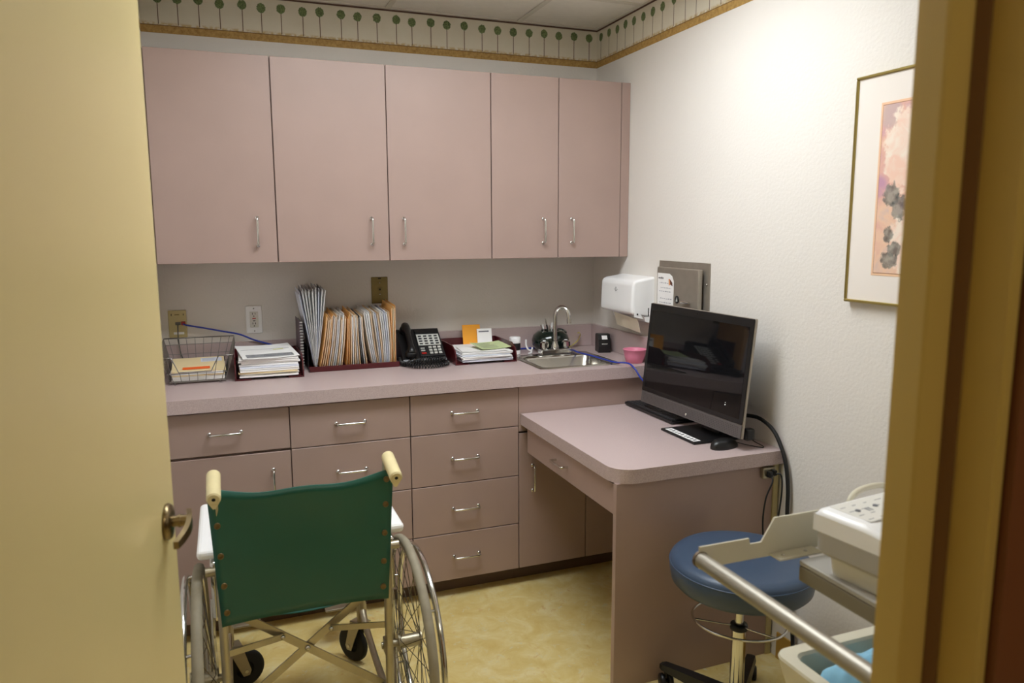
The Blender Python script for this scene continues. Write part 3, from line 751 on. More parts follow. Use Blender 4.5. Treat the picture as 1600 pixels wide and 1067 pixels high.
for z in (1.258, 1.207): MB().lathe([(0, 0), (.0035, 0), (.003, .0015), (0, .0015)], (-1.089, -.006, z), (0, -1, 0), 10).build('screw', 'chrome', t)
MB().box(-1.096, -1.083, -.007, -.006, 1.276, 1.281).build('top_notch', 'darkhole', t)
tag(MB().tube(spline([(-1.937, -.010, 1.108), (-1.938, -.022, 1.09), (-1.938, -.028, 1.05), (-1.932, -.035, .99), (-1.915, -.04, .95), (-1.895, -.045, .935)], 6), .0024, 8).build('phone_wire', 'greywire'), 'thin grey wire dropping from the ivory wall plate into the basket', 'wire')
tag(MB().tube(spline([(-1.916, -.018, 1.110), (-1.900, -.035, 1.106), (-1.84, -.030, 1.092), (-1.77, -.030, 1.075), (-1.70, -.032, 1.058), (-1.64, -.030, 1.030), (-1.57, -.028, 1.005), (-1.52, -.027, .985), (-1.45, -.0255, .935), (-1.35, -.0255, .921), (-1.0, -.0255, .919), (-.7, -.0255, .919), (-.47, -.0265, .919), (-.34, -.0262, .919), (-.25, -.029, .919),
      (-.212, -.052, .920), (-.196, -.10, .921), (-.206, -.17, .924), (-.222, -.235, .930), (-.228, -.30, .930), (-.214, -.40, .930), (-.203, -.50, .928), (-.188, -.575, .926), (-.152, -.622, .927), (-.140, -.662, .908), (-.118, -.70, .86), (-.06, -.75, .83), (-.055, -.80, .83)], 8), .0036, 8).build('network_cable', 'bluecable'),
    'blue network cable running from the ivory wall plate past the sink to the computer', 'cable')

# ------------------------------------------------------------------ counter things, left to right
# wire basket, tapered, with a dipped front
t = thing('wire_basket', 'chrome wire letter basket holding folders at the end of the counter', 'basket', (-1.86, -.2, CZ))
bx0, bx1, by0, by1 = -1.962, -1.762, -.340, -.062
tx0, tx1, ty0, ty1, tz = -1.992, -1.722, -.365, -.045, 1.055
bz = CZ+.010
def edge(p, q, k): return [Vector(p).lerp(Vector(q), i/k) for i in range(k+1)]
def lerpxy(f, side):   # point on bottom / top loop for a side at fraction f
    b = {'f': ((bx0, by0, bz), (bx1, by0, bz)), 'b': ((bx0, by1, bz), (bx1, by1, bz)), 'l': ((bx0, by0, bz), (bx0, by1, bz)), 'r': ((bx1, by0, bz), (bx1, by1, bz))}[side]
    tt = {'f': ((tx0, ty0, tz), (tx1, ty0, tz)), 'b': ((tx0, ty1, tz), (tx1, ty1, tz)), 'l': ((tx0, ty0, tz), (tx0, ty1, tz)), 'r': ((tx1, ty0, tz), (tx1, ty1, tz))}[side]
    return Vector(b[0]).lerp(Vector(b[1]), f), Vector(tt[0]).lerp(Vector(tt[1]), f)
zf = .975
dipL = lerpxy(.14, 'f'); dipR = lerpxy(.80, 'f')
def at(pq, z): return pq[0].lerp(pq[1], (z-bz)/(tz-bz))
zmid = 1.022
cl = at(lerpxy(0, 'f'), zmid); cr = at(lerpxy(1, 'f'), zmid)
rim = [Vector((tx1, ty1, tz)), Vector((tx0, ty1, tz)), lerpxy(.25, 'l')[1], cl, at(dipL, zmid), at(lerpxy(.2, 'f'), .962), at(lerpxy(.72, 'f'), .962), at(dipR, zmid), cr, lerpxy(.25, 'r')[1]]
MB().tube(rim, .0024, 8, True).build('rim_wire', 'wire', t)
for nm, sd, cnt in (('front_wires', 'f', 7), ('back_wires', 'b', 8), ('side_wires', 'l', 13), ('side_wires', 'r', 13)):
    m = MB()
    for i in range(cnt):
        f = (i+.5)/cnt; b_, tp = lerpxy(f, sd)
        if sd == 'f':
            tp = at((b_, tp), .962 if .19 < f < .73 else zmid)
        elif sd in 'lr' and f < .25: tp = b_.lerp(tp, (zmid-bz+(tz-zmid)*f/.25)/(tz-bz))
        m.tube([b_, tp], .0013, 6)
    lev = (.25, .62) if sd == 'f' else (.25, .5, .8)
    for L in lev:
        if sd == 'f' and L > .3: continue
        p, q = at(lerpxy(0, sd), bz+(tz-bz)*L), at(lerpxy(1, sd), bz+(tz-bz)*L); m.tube([p, q], .0013, 6)
    p, q = lerpxy(0, sd)[0], lerpxy(1, sd)[0]; m.tube([p, q], .0018, 6)
    m.build(nm, 'wire', t)
m = MB()
for i in range(9):
    y = by0+(by1-by0)*(i+.5)/9; m.tube([(bx0, y, bz), (bx1, y, bz)], .0013, 6)
for x in (bx0+.02, bx1-.02): m.tube([(x, by0-.004, bz), (x, by0-.004, CZ+.0022), (x, by1, CZ+.0022), (x, by1, bz)], .002, 6)
m.build('bottom_wires', 'wire', t)

def sheet(name, cx, cy, z, w_, d_, th, rz, mat, label, group, cat='paper', bow=0.0, nseg=6, tx=0.0):
    o = thing(name, label, cat, (cx, cy, z), rz, group) if False else None
    vs = []
    for s_ in (0, 1):
        for i in range(nseg+1):
            u = i/nseg-.5
            for j in range(3):
                v = j/2-.5
                vs.append((u*w_, v*d_, s_*th+bow*(4*u*u)+tx*(v+.5)*d_))
    K = (nseg+1)*3; fs = []
    for i in range(nseg):
        for j in range(2):
            a = i*3+j
            fs.append((a, a+1, a+4, a+3)); fs.append((K+a, K+a+3, K+a+4, K+a+1))
    for i in range(nseg):
        fs.append((i*3, i*3+3, K+i*3+3, K+i*3)); fs.append((i*3+2, K+i*3+2, K+i*3+5, i*3+5))
    for j in range(2):
        fs.append((j, K+j, K+j+1, j+1)); e = nseg*3+j; fs.append((e, e+1, K+e+1, K+e))
    ob = MB().add(vs, fs).build(name, mat)
    ob.location = (cx, cy, z); ob.rotation_euler = (0, 0, rz)
    WM[ob] = Matrix.Translation((cx, cy, z)) @ Matrix.Rotation(rz, 4, 'Z')
    if label: tag(ob, label, cat, group)
    return ob

# in the basket: papers topped by a manila folder with an orange sticker
z = CZ+.0125
for i in range(6):
    th = random.uniform(.004, .006)
    sheet('paper_stack', -1.860+random.uniform(-.003, .003), -.20+random.uniform(-.004, .004), z, .188, .255, th, random.uniform(-.03, .03), 'manila' if i == 3 else 'paper',
          'manila folder pressed among white papers in the wire basket' if i == 3 else 'bundle of white papers under the top folder in the wire basket', 'papers in the wire basket')
    z += th+.0004
f = sheet('manila_folder', -1.860, -.203, z, .194, .256, .004, .03, 'manila', 'manila folder with an orange sticker on top in the wire basket', None, 'folder', tx=.05)
st = MB().box(-.058, .040, -.100, -.062, .0062, .0068).xf(Matrix.Identity(4))
st.v = [Vector((v.x, v.y, v.z+.05*(v.y+.129)-.0005)) for v in st.v]; st.build('orange_sticker', 'orangesticker', f, local=True, label='bright orange sticker')
st = MB().box(.008, .088, .035, .105, .0042, .0047)
st.v = [Vector((v.x, v.y, v.z+.05*(v.y+.129))) for v in st.v]; lab = st.build('printed_slip', 'bluepaper', f, local=True, label='pale printed slip')
pr = MB()
for i in range(5): pr.box(.014, .014+random.uniform(.045, .068), .045+i*.012, .048+i*.012, .0048, .0050)
pr.v = [Vector((v.x, v.y, v.z+.05*(v.y+.129))) for v in pr.v]; pr.build('print_lines', 'greyprint', lab, local=True)

def letter_tray(label, x0, x1, y0, y1, hgt):
    t = thing('letter_tray', label, 'letter tray', ((x0+x1)/2, (y0+y1)/2, CZ))
    MB().box(x0, x1, y0+.03, y1, CZ+.006, CZ+.010).build('tray_floor', 'maroon', t)
    for x, sgn in ((x0, 1), (x1, -1)):
        a, b_ = (x, x+.005) if sgn > 0 else (x-.005, x)
        MB().prism([(y0, CZ), (y1, CZ), (y1, CZ+hgt), (y0+.06, CZ+hgt), (y0+.012, CZ+hgt-.02), (y0, CZ+.03)], 'x', a, b_).build('side_wall', 'maroon', t)
        MB().box(min(x+sgn*.006, x+sgn*.06), max(x+sgn*.006, x+sgn*.06), y0, y0+.03, CZ, CZ+.0055, bev=.001, seg=1).build('front_foot', 'maroon', t)
    MB().box(x0+.0055, x1-.0055, y1-.005, y1, CZ+.0105, CZ+hgt).build('back_wall', 'maroon', t)
    return t
letter_tray('maroon letter tray full of white papers next to the wire basket', -1.728, -1.468, -.345, -.045, .085)
z = CZ+.0112
for i in range(10):
    th = random.uniform(.004, .007)
    sheet('paper_stack', -1.599+random.uniform(-.004, .004), -.205+random.uniform(-.010, .004), z, .222, .270, th, random.uniform(-.035, .035), {2: 'manila', 5: 'bluepaper'}.get(i, 'paper'),
          {2: 'manila folder low in the paper pile next to the wire basket', 5: 'pale blue bundle amid the paper pile next to the wire basket'}.get(i, 'bundle of white papers stacked in the maroon tray next to the wire basket'), 'papers in the tray next to the basket', bow=random.uniform(0, .001))
    z += th+.0014
tp = sheet('printed_sheet', -1.602, -.222, z+.0005, .216, .262, .001, .10, 'paper', 'printed sheet with a grey block on top of the papers by the wire basket', None, 'paper', bow=.004, tx=.06)
pr = MB()
for i in range(9): pr.box(-.09, .09, -.115+i*.006, -.112+i*.006, .0012, .0016)
pr.box(-.095, .095, .03, .032, .0012, .0016)
pr.v = [Vector((v.x, v.y, v.z+.004*(4*(v.x/.216)**2)+.06*(v.y+.131)+.0006)) for v in pr.v]
pr.build('print_lines', 'print', tp, local=True)
hl_ = MB().box(.03, .07, .02, .028, .0012, .0016); hl_.v = [Vector((v.x, v.y, v.z+.004*(4*(v.x/.216)**2)+.06*(v.y+.131)+.0008)) for v in hl_.v]
hl_.build('highlight', simple('yellow_marker', (226, 224, 110), .7), tp, local=True)

# spiral notebooks standing between tray and sorter
nb_ = thing('spiral_notebook', 'plum spiral-bound notebook standing upright against the file sorter', 'notebook', (-1.45, -.14, CZ))
MB().box(-1.4672, -1.4655, -.215, -.034, CZ, 1.125).build('cover', 'cover', nb_)
MB().box(-1.4652, -1.4540, -.205, -.034, CZ, 1.118).build('pages', 'binder', nb_)
m = MB()
for i in range(17): m.torus((-1.4600, -.212, CZ+.012+i*.0120), .0068, .0011, (0, 0, 1), 14, 5)
m.build('spiral_binding', 'greykey', nb_)

# file sorter and its folders
t = thing('file_sorter', 'maroon plastic upright file sorter packed with folders', 'file sorter', (-1.25, -.14, CZ))
gx0, gx1 = -1.438, -1.062
MB().box(gx0, gx1, -.255, -.034, CZ, CZ+.012, bev=.002).build('sorter_base', 'maroon', t)
MB().box(gx0, gx1, -.262, -.2555, CZ, CZ+.022, bev=.001, seg=1).build('front_lip', 'maroon', t)
MB().box(gx0, gx0+.004, -.20, -.034, CZ+.0125, CZ+.10).build('end_wall', 'blackmatte', t)
MB().box(gx1-.004, gx1, -.20, -.034, CZ+.0125, CZ+.17).build('end_wall', 'maroon', t)

def folder(xb, xt, ht, th, bow, yf, yb, cov, pap, label, group, z0=CZ+.0135, lo=.35):
    """a folded card cover with papers between, seen on its front edge; bow bends it sideways"""
    K = 7
    def cx(t_): return xb+(xt-xb)*t_+bow*math.sin(PI*t_)
    o = thing('file_folder', label, 'file folder', ((xb+xt)/2, (yf+yb)/2, z0), group=group)
    def slab(off0, off1, zt, yf_, yb_, rise=0.0, wob=0.0):
        vs = []
        for i in range(K+1):
            tt = i/K; c = cx(tt); z_ = z0+.001+(zt-.001)*tt
            spread = (lo+(1-lo)*math.sqrt(tt))
            for a in (off0, off1):
                vs.append((c+a*spread, yf_+wob*tt, z_)); vs.append((c+a*spread, yb_, z_+rise*tt))
        fs = []
        for i in range(K):
            a = i*4; b_ = a+4
            fs += [(a, b_, b_+1, a+1), (a+2, a+3, b_+3, b_+2), (a, a+2, b_+2, b_), (a+1, b_+1, b_+3, a+3)]
        fs += [(0, 1, 3, 2), (K*4, K*4+2, K*4+3, K*4+1)]
        return vs, fs
    m = MB(); m.add(*slab(-th/2, -th/2+.0009, ht*.97, yf, yb)); m.add(*slab(th/2-.0009, th/2, ht, yf, yb, .010))
    m.build('cover', cov, o)
    if th > .0026:
        MB().add(*slab(-th/2+.0011, th/2-.0011, ht*.955, yf+.004, yb-.004)).build('papers', pap, o)
G1 = 'folders in the maroon file sorter'
# fan of tall white files leaning left
n_ = 9
for i in range(n_):
    f = i/(n_-1)
    kind = 3 if i == 3 else i % 3
    folder(-1.414+.0012*i, -1.464+.0128*i+.003*(i > 3), .318+.012*math.sin(f*PI)+random.uniform(-.006, .006), .0036, .002, -.232+random.uniform(-.004, .004), -.035, 'bluepaper' if kind == 0 else 'paper', 'black' if i == 3 else ('bluepaper' if kind == 0 else 'paper'),
           'tall file with a dark sheet inside among the fanned-out white files' if i == 3 else ('tall pale blue file in the fanned-out bunch leaning toward the notebook' if kind == 0 else 'tall white paper file in the fanned-out bunch leaning toward the notebook'), None if i == 3 else 'fan of tall files', lo=.15)
# orange and buff folders leaning right
x = -1.357
for i in range(11):
    th = random.uniform(.004, .0054)
    cov = ['orangecard', 'buff', 'buff', 'orangecard', 'paper', 'buff', 'paper', 'paper', 'buff', 'paper', 'buff'][i]
    folder(-1.393+i*.0088, x+i*.0074, .212+random.uniform(-.010, .012), th, .003, -.248, -.035, cov, 'bluepaper' if i in (5, 6) else 'paper',
           {'orangecard': 'orange card folder in the bunch leaning toward the phone', 'buff': 'buff card folder in the bunch leaning toward the phone', 'paper': 'white folder in the bunch leaning toward the phone'}[cov], 'leaning folders in the sorter')
for i in range(10):
    th = random.uniform(.0036, .0050)
    cov = ['orangecard', 'orangecard', 'buff', 'paper', 'buff', 'paper', 'buff', 'black', 'paper', 'buff'][i]
    folder(-1.284+i*.0096, -1.272+i*.0063, .216+random.uniform(-.010, .012), th, .002-.0006*i, -.248, -.035, cov if cov != 'black' else 'blackmatte', 'paper',
           {'orangecard': 'orange card folder standing mid-sorter', 'buff': 'buff card folder standing mid-sorter', 'paper': 'white folder standing mid-sorter', 'black': 'black folder standing mid-sorter'}[cov], 'upright folders in mid-sorter' if cov != 'black' else None)
for i in range(15):
    th = random.uniform(.0036, .0050)
    last = i > 11
    cov = ['paper', 'paper', 'paper', 'buff', 'paper', 'bluepaper', 'buff', 'paper', 'paper', 'bluepaper', 'paper', 'buff', 'orangecard', 'manila', 'orangecard'][i]
    xb = -1.172+i*.0069
    xt = -1.205+i*.0094 if not last else xb+.001
    folder(xb, xt, (.226 if not last else .243)+random.uniform(-.006, .008), th, (-.003 if i < 4 else .002+.0003*(i-4)) if not last else 0, -.248, -.035, cov, 'paper',
           {'paper': 'white folder bulging at the phone end of the sorter', 'bluepaper': 'pale blue folder at the phone end of the sorter', 'buff': 'buff card folder at the phone end of the sorter', 'orangecard': 'upright orange folder at the phone end of the sorter', 'manila': 'upright manila folder between orange ones at the phone end'}[cov], 'folders at the phone end of the sorter' if cov != 'manila' else None)

# desk phone
t = thing('desk_phone', 'black multi-line desk phone with a coiled cord', 'phone', (-.945, -.18, CZ))
pm = Matrix.Translation((-.945, -.165, CZ)) @ Matrix.Rotation(-.06, 4, 'Z')
MB().prism([(-.11, 0), (.10, 0), (.10, .128), (.085, .135), (-.105, .028), (-.11, .02)], 'x', -.095, .095).xf(pm).build('phone_base', 'black', t)
sl = math.atan2(.135-.028, .19); ps = pm @ frame_mat((0, -.105, .0285), (1, 0, 0), (0, -math.sin(sl), math.cos(sl)))
MB().box(-.018, .090, .012, .205, .0005, .006, bev=.002, mat=ps).build('face_panel', 'blackmatte', t)
MB().box(-.014, .086, .086, .165, .006, .0075, mat=ps).build('label_panel', 'greykey', t)
m = MB()
for r_ in range(4):
    for c in range(4): m.box(-.008+c*.024, .006+c*.024, .092+r_*.018, .0985+r_*.018, .0076, .011, mat=ps)
m.build('line_buttons', 'darkkey', t)['kind'] = 'stuff'
m = MB()
for r_ in range(3):
    for c in range(3): m.box(.026+c*.020, .040+c*.020, .022+r_*.020, .034+r_*.020, .0062, .0105, bev=.001, seg=1, mat=ps)
m.build('number_keys', 'greykey', t)['kind'] = 'stuff'
m = MB()
for r_ in range(2): m.box(-.010, .008, .044+r_*.016, .050+r_*.016, .0062, .0095, mat=ps)
m.build('function_keys', 'greykey', t)['kind'] = 'stuff'
MB().box(-.010, .010, .024, .032, .0062, .0095, mat=ps).build('red_key', 'redled', t)
MB().box(-.018, .090, .175, .200, .0062, .0085, bev=.001, seg=1, mat=ps).build('display', 'screen', t)
m = MB()
hx = -.058
m.tube([ps @ Vector(p) for p in spline([(hx, .012, .024), (hx, .03, .034), (hx, .06, .038), (hx, .11, .040), (hx, .16, .038), (hx, .19, .034), (hx, .208, .024)], 4)], [.017, .018, .018, .017, .016, .015, .014, .0135, .013, .013, .013, .013, .013, .0135, .014, .015, .016, .017, .018, .018, .018, .0185, .0185, .0185, .018], 14)
m.lathe([(0, 0), (.024, 0), (.026, .012), (.020, .026), (0, .028)], ps @ Vector((hx, .022, .004)), ps.to_3x3() @ Vector((0, 0, 1)), 18)
m.lathe([(0, 0), (.024, 0), (.026, .012), (.020, .026), (0, .028)], ps @ Vector((hx, .195, .004)), ps.to_3x3() @ Vector((0, 0, 1)), 18)
m.build('handset', 'black', t)
core = spline([(-1.005, -.290, CZ+.030), (-1.035, -.318, CZ+.018), (-1.00, -.352, CZ+.0125), (-.94, -.366, CZ+.0125), (-.885, -.345, CZ+.0125), (-.862, -.305, CZ+.0125), (-.895, -.300, CZ+.018), (-.94, -.318, CZ+.034), (-.99, -.325, CZ+.034), (-1.01, -.345, CZ+.030), (-.96, -.352, CZ+.032), (-.90, -.328, CZ+.034), (-.878, -.300, CZ+.030), (-.92, -.292, CZ+.026), (-1.0, -.298, CZ+.016), (-1.042, -.28, CZ+.0125), (-1.052, -.24, CZ+.0125), (-1.046, -.18, CZ+.02)], 26)
hp = []
for i, p in enumerate(core):
    a = i*1.25; d_ = (core[min(i+1, len(core)-1)]-core[max(i-1, 0)]).normalized(); e = d_.cross(Vector((0, 0, 1))).normalized(); g = e.cross(d_)
    hp.append(p+(e*math.cos(a)+g*math.sin(a))*.0092)
MB().tube(hp, .0024, 5).build('coiled_cord', 'black', t)

# second tray with mail
letter_tray('maroon letter tray of loose mail between the phone and the sink', -.832, -.548, -.330, -.045, .080)
z = CZ+.0112
for i in range(7):
    th = random.uniform(.003, .006)
    sheet('paper_stack', -.690+random.uniform(-.006, .012), -.20+random.uniform(-.012, .004), z, .232, .26, th, random.uniform(-.06, .06), random.choice(['paper', 'paper', 'bluepaper']),
          'bundle of loose white mail in the maroon tray by the sink', 'mail in the tray by the sink', bow=random.uniform(0, .001))
    z += th+.0014
sheet('printed_sheet', -.685, -.242, z+.001, .205, .16, .0012, -.13, 'paper', 'white sheet with slanting edge lying on the mail by the sink', None, 'paper', bow=.002)
g = sheet('green_slip', -.640, -.235, z+.006, .15, .12, .0012, .16, 'greenpaper', 'pale green printed slip on top of the mail by the sink', None, 'paper', bow=.004, tx=.10)
pr = MB()
for i in range(5): pr.box(-.06, random.uniform(0, .05), -.045+i*.02, -.042+i*.02, .0014, .0017)
pr.v = [Vector((v.x, v.y, v.z+.004*(4*(v.x/.15)**2)+.10*(v.y+.06)+.0005)) for v in pr.v]; pr.build('print_lines', 'print', g, local=True)
em = frame_mat((-.672, -.066, CZ+.062), (1, 0, -.06), (0, .20, 1))
tag(MB().box(-.044, .044, 0, .002, -.052, .078, mat=em).build('orange_envelope', 'orangesheet'), 'bright orange envelope standing at the back of the mail tray', 'envelope')
em = frame_mat((-.612, -.078, CZ+.058), (1, 0, .10), (0, .20, 1))
cdn = tag(MB().box(-.036, .036, 0, .0015, -.045, .062, mat=em).build('white_card', 'paper'), 'white printed card leaning on the orange envelope', 'card')
MB().box(-.028, .022, -.0004, 0, .046, .052, mat=em).build('card_print', 'print', cdn)

# bottles by the tray
def bottle(label, x, y, r, hgt, body, cap):
    t = thing('bottle', label, 'bottle', (x, y, CZ))
    MB().lathe([(0, 0), (r, 0), (r, hgt*.62), (r*.98, hgt*.66), (0, hgt*.66)], (x, y, CZ), n=20).build('bottle_body', body, t)
    MB().lathe([(0, hgt*.66), (r*.98, hgt*.66), (r*1.0, hgt*.69), (r*1.0, hgt), (r*.9, hgt*1.02), (0, hgt*1.02)], (x, y, CZ+.0002), n=20).build('bottle_cap', cap, t)
    MB().lathe([(r+.0004, hgt*.02), (r+.0006, hgt*.25)], (x, y, CZ), n=20).build('bottle_label', 'white_plastic', t)
bottle('small black ink bottle with a white cap beside the mail tray', -.482, -.135, .026, .080, 'black', 'white_plastic')
cl_ = tag(MB().tube(spline([(-.432, -.150, CZ+.068), (-.432, -.152, CZ+.04), (-.424, -.158, CZ+.022), (-.408, -.158, CZ+.016), (-.402, -.156, CZ+.03)], 5), .0042, 8).tube(spline([(-.408, -.158, CZ+.016), (-.412, -.166, CZ+.006), (-.428, -.170, CZ+.0045)], 4), .004, 8).build('wall_hook', 'white_plastic'), 'small white plastic hook between the ink bottle and the faucet', 'hook')

# dark green pot with pens
t = thing('pencil_pot', 'dark green glazed round pot behind the faucet', 'pot', (-.292, -.085+.0, CZ))
pc = (-.292, -.118, CZ)
vs = MB().lathe([(0, 0), (.052, 0), (.070, .008), (.090, .035), (.092, .058), (.084, .080), (.062, .098), (.046, .103), (.042, .100), (.046, .09), (.046, .04), (0, .035)], (0, 0, 0), n=40)
vs.v = [Vector((pc[0]+v.x*1.0, pc[1]+v.y*.92, pc[2]+v.z)) for v in vs.v]
vs.build('pot_body', 'pot', t)
MB().torus((pc[0]+.055, pc[1]-.0, pc[2]+.094), .022, .009, (0.2, -.2, 1), 24, 8).build('pot_ornament', 'pot', t)
for i, (dx, dy, ax, ay, L, mt, nm) in enumerate(((-.03, -.008, -.28, .0, .09, 'black', 'black pen with a dark cap standing in the green pot'), (-.022, .012, -.12, .1, .085, 'chrome', 'silver pen standing in the green pot'),
        (-.010, -.010, -.05, -.05, .085, 'steel', 'grey steel pen standing upright in the green pot'), (0.004, .008, .10, .04, .092, 'greykey', 'pale grey pen standing in the green pot'), (.000, .000, -.22, .05, .115, 'black', 'long black and white pen slanting out of the green pot'))):
    b0 = Vector((pc[0]+dx, pc[1]+dy, pc[2]+.045)); dr_ = Vector((ax, ay, 1)).normalized()
    pn = thing('pen', nm, 'pen', tuple(b0))
    MB().cyl(b0, b0+dr_*L*.75, .0042, 10).build('pen_barrel', mt, pn)
    MB().cyl(b0+dr_*L*.75, b0+dr_*L, .0042, 10, .0028).build('pen_tip', 'chrome' if i % 2 == 0 else 'white_plastic', pn)
st_ = spline([(-.176, -.062, CZ+.004), (-.160, -.056, CZ+.005), (-.138, -.046, CZ+.012), (-.110, -.043, CZ+.032), (-.098, -.045, CZ+.055), (-.102, -.048, CZ+.072), (-.114, -.05, CZ+.070)], 6)
m = MB(); vs = []; n_ = len(st_)
for i, p in enumerate(st_):
    wd = .012 if i > 3 else .008
    for a, b_ in ((-wd, -.0008), (wd, -.0008), (wd, .0008), (-wd, .0008)): vs.append(p+Vector((b_*.6+a*.35, a, b_)))
m.add(vs, [(i*4+k_, i*4+(k_+1) % 4, (i+1)*4+(k_+1) % 4, (i+1)*4+k_) for i in range(n_-1) for k_ in range(4)]+[(3, 2, 1, 0), tuple((n_-1)*4+k_ for k_ in range(4))])
tag(m.build('curled_strip', 'yellowstrip'), 'yellow curled strip on the counter against the backsplash', 'strip')
t = thing('pencil_sharpener', 'black upright electric pencil sharpener in the counter corner', 'sharpener', (-.066, -.235, CZ))
sm_ = Matrix.Translation((-.066, -.232, CZ)) @ Matrix.Rotation(-.25, 4, 'Z')
MB().prism([(-.030, 0), (.045, 0), (.045, .078), (.036, .086), (-.008, .086), (-.026, .062), (-.032, .03)], 'x', -.029, .029).xf(sm_).build('sharpener_body', 'black', t)
MB().prism([(-.0275, .0635), (-.0145, .0805), (-.0135, .0800), (-.0265, .0630)], 'x', -.012, .014).xf(sm_).build('white_sticker', 'paper', t)
mk = MB()
for i in range(6): mk.box(-.013+i*.0045, -.0095+i*.0045, -.0318, -.0312, .040, .0432+.001*(i % 2), mat=sm_)
mk.build('logo_print', 'greykey', t)
t = thing('plastic_bowl', 'pink plastic bowl on the counter behind the monitor', 'bowl', (-.085, -.475, CZ))
MB().lathe([(0, .004), (.030, .004), (.032, 0), (.036, 0), (.045, .030), (.050, .056), (.053, .058), (.051, .060), (.047, .055), (.041, .028), (.032, .006), (0, .006)], (-.0755, -.545, CZ), n=36).build('bowl_shell', 'pink', t)

# ------------------------------------------------------------------ wheelchair, seen from behind
WX = -1.582; HW = .215
wc = thing('wheelchair', 'chrome folding wheelchair with a green vinyl back facing the cabinets', 'wheelchair', (WX, -1.25, 0))
AX, AZ, RW = -1.385, .305, .305
def post(s):
    x = WX+s*HW
    return [(x, -1.435, .13), (x, -1.44, .48), (x, -1.452, .70), (x, -1.465, .86), (x, -1.472, .885), (x, -1.490, .899), (x, -1.51, .896), (x, -1.585, .876)]
for s in (-1, 1):
    x = WX+s*HW
    MB().tube(spline(post(s), 5), .0112, 12).build('back_post', 'dull_metal', wc)
    a = Vector((x, -1.490, .898)); b_ = Vector((x, -1.592, .873)); d_ = (b_-a).normalized()
    g = MB().cyl(a, b_, .0165, 20).cyl(b_, b_+d_*.004, .0165, 20, .013)
    for q in (.35, .6, .85): pass
    gn = Vector((0, -d_.z, d_.y)); gn = gn if gn.z < 0 else -gn
    sec = []
    for pt, dep in ((a+d_*.03, .0168), (b_-d_*.03, .0215), (b_, .0285)):
        for ux, dn in ((-.0140, .0085), (.0140, .0085), (.003, dep), (-.003, dep)): sec.append(pt+Vector((ux, 0, 0))+gn*dn)
    g.add(sec, [(k_*4+i_, k_*4+(i_+1) % 4, k_*4+4+(i_+1) % 4, k_*4+4+i_) for k_ in range(2) for i_ in range(4)]+[(3, 2, 1, 0), (8, 9, 10, 11)])
    gr = g.build('hand_grip', 'grip', wc)
    MB().cyl(b_+d_*.0041, b_+d_*.0046, .0045, 10).build('grip_hole', 'darkhole', gr)
    # side frame: seat rail, lower rail, arm, front post
    MB().tube([(x, -1.44, .475), (x, -1.0, .49)], .011, 10).build('seat_rail', 'dull_metal', wc)
    MB().tube(spline([(x, -1.436, .165), (x, -1.25, .16), (x, -1.05, .18), (x, -.965, .215)], 5), .011, 10).build('lower_rail', 'dull_metal', wc)
    MB().tube(spline([(x, -1.0, .49), (x, -.985, .47), (x, -.975, .20)], 5), .011, 10).build('front_post', 'dull_metal', wc)
    xo = WX+s*.230
    MB().tube(spline([(xo, -1.425, .50), (xo, -1.42, .62), (xo, -1.40, .645), (xo, -1.10, .645), (xo, -1.06, .62), (xo, -1.05, .49)], 5), .009, 10).build('arm_tube', 'chrome', wc)
    pad = MB(); xc = WX+s*.243
    pad.box(xc-.026, xc+.026, -1.428, -1.055, .655, .682, bev=.012, seg=3).build('armrest_pad', 'white_plastic', wc)
    MB().box(xo-.002, xo+.002, -1.41, -1.06, .48, .635).build('side_guard', 'chrome', wc)
    MB().cyl((x, -1.43, .625), (WX+s*.250, -1.43, .625), .012, 12).build('arm_socket', 'dull_metal', wc)
    # big wheel
    xw = WX+.006+s*.278
    wh = MB().torus((xw, AX, AZ), RW-.013, .0135, (1, 0, 0), 72, 10).build('wheel_tyre', 'rubber', wc)
    MB().torus((xw, AX, AZ), RW-.030, .0085, (1, 0, 0), 64, 8).build('wheel_rim', 'chrome', wh)
    MB().cyl((xw-.032, AX, AZ), (xw+.032, AX, AZ), .019, 18).cyl((xw-.034, AX, AZ), (xw-.029, AX, AZ), .027, 18).cyl((xw+.029, AX, AZ), (xw+.034, AX, AZ), .027, 18).build('wheel_hub', 'dull_metal', wh)
    m = MB()
    for i in range(36):
        a0 = 2*PI*i/36; side = -1 if i % 2 else 1; off = (.55 if (i//2) % 2 else -.55)
        p = Vector((xw+side*.030, AX+.025*math.cos(a0+off), AZ+.025*math.sin(a0+off))); q = Vector((xw, AX+(RW-.034)*math.cos(a0), AZ+(RW-.034)*math.sin(a0)))
        m.tube([p, q], .0012, 5)
    m.build('spokes', 'spokes', wh)
    xr = xw+s*.032
    hr = MB().torus((xr, AX, AZ), .272, .0085, (1, 0, 0), 72, 10)
    for i in range(6):
        a0 = 2*PI*i/6+.3; hr.tube([(xr, AX+.272*math.cos(a0), AZ+.272*math.sin(a0)), (xw, AX+.278*math.cos(a0), AZ+.278*math.sin(a0))], .004, 6)
    hr.build('hand_rim', 'chrome', wh)
    MB().cyl((x-s*.012, AX, AZ), (xw-s*.030, AX, AZ), .010, 12).build('axle', 'dull_metal', wc)
    MB().box(x-.006, x+.006, -1.445, -1.37, AZ-.022, AZ+.022, bev=.003).build('axle_plate', 'dull_metal', wc)
    # brake rod and latch near the wheel
    MB().tube(spline([(WX+s*.240, -1.36, .52), (WX+s*.242, -1.375, .42), (WX+s*.240, -1.37, .34), (WX+s*.236, -1.42, .16)], 5), .0055, 8).build('brake_rod', 'chrome', wc)
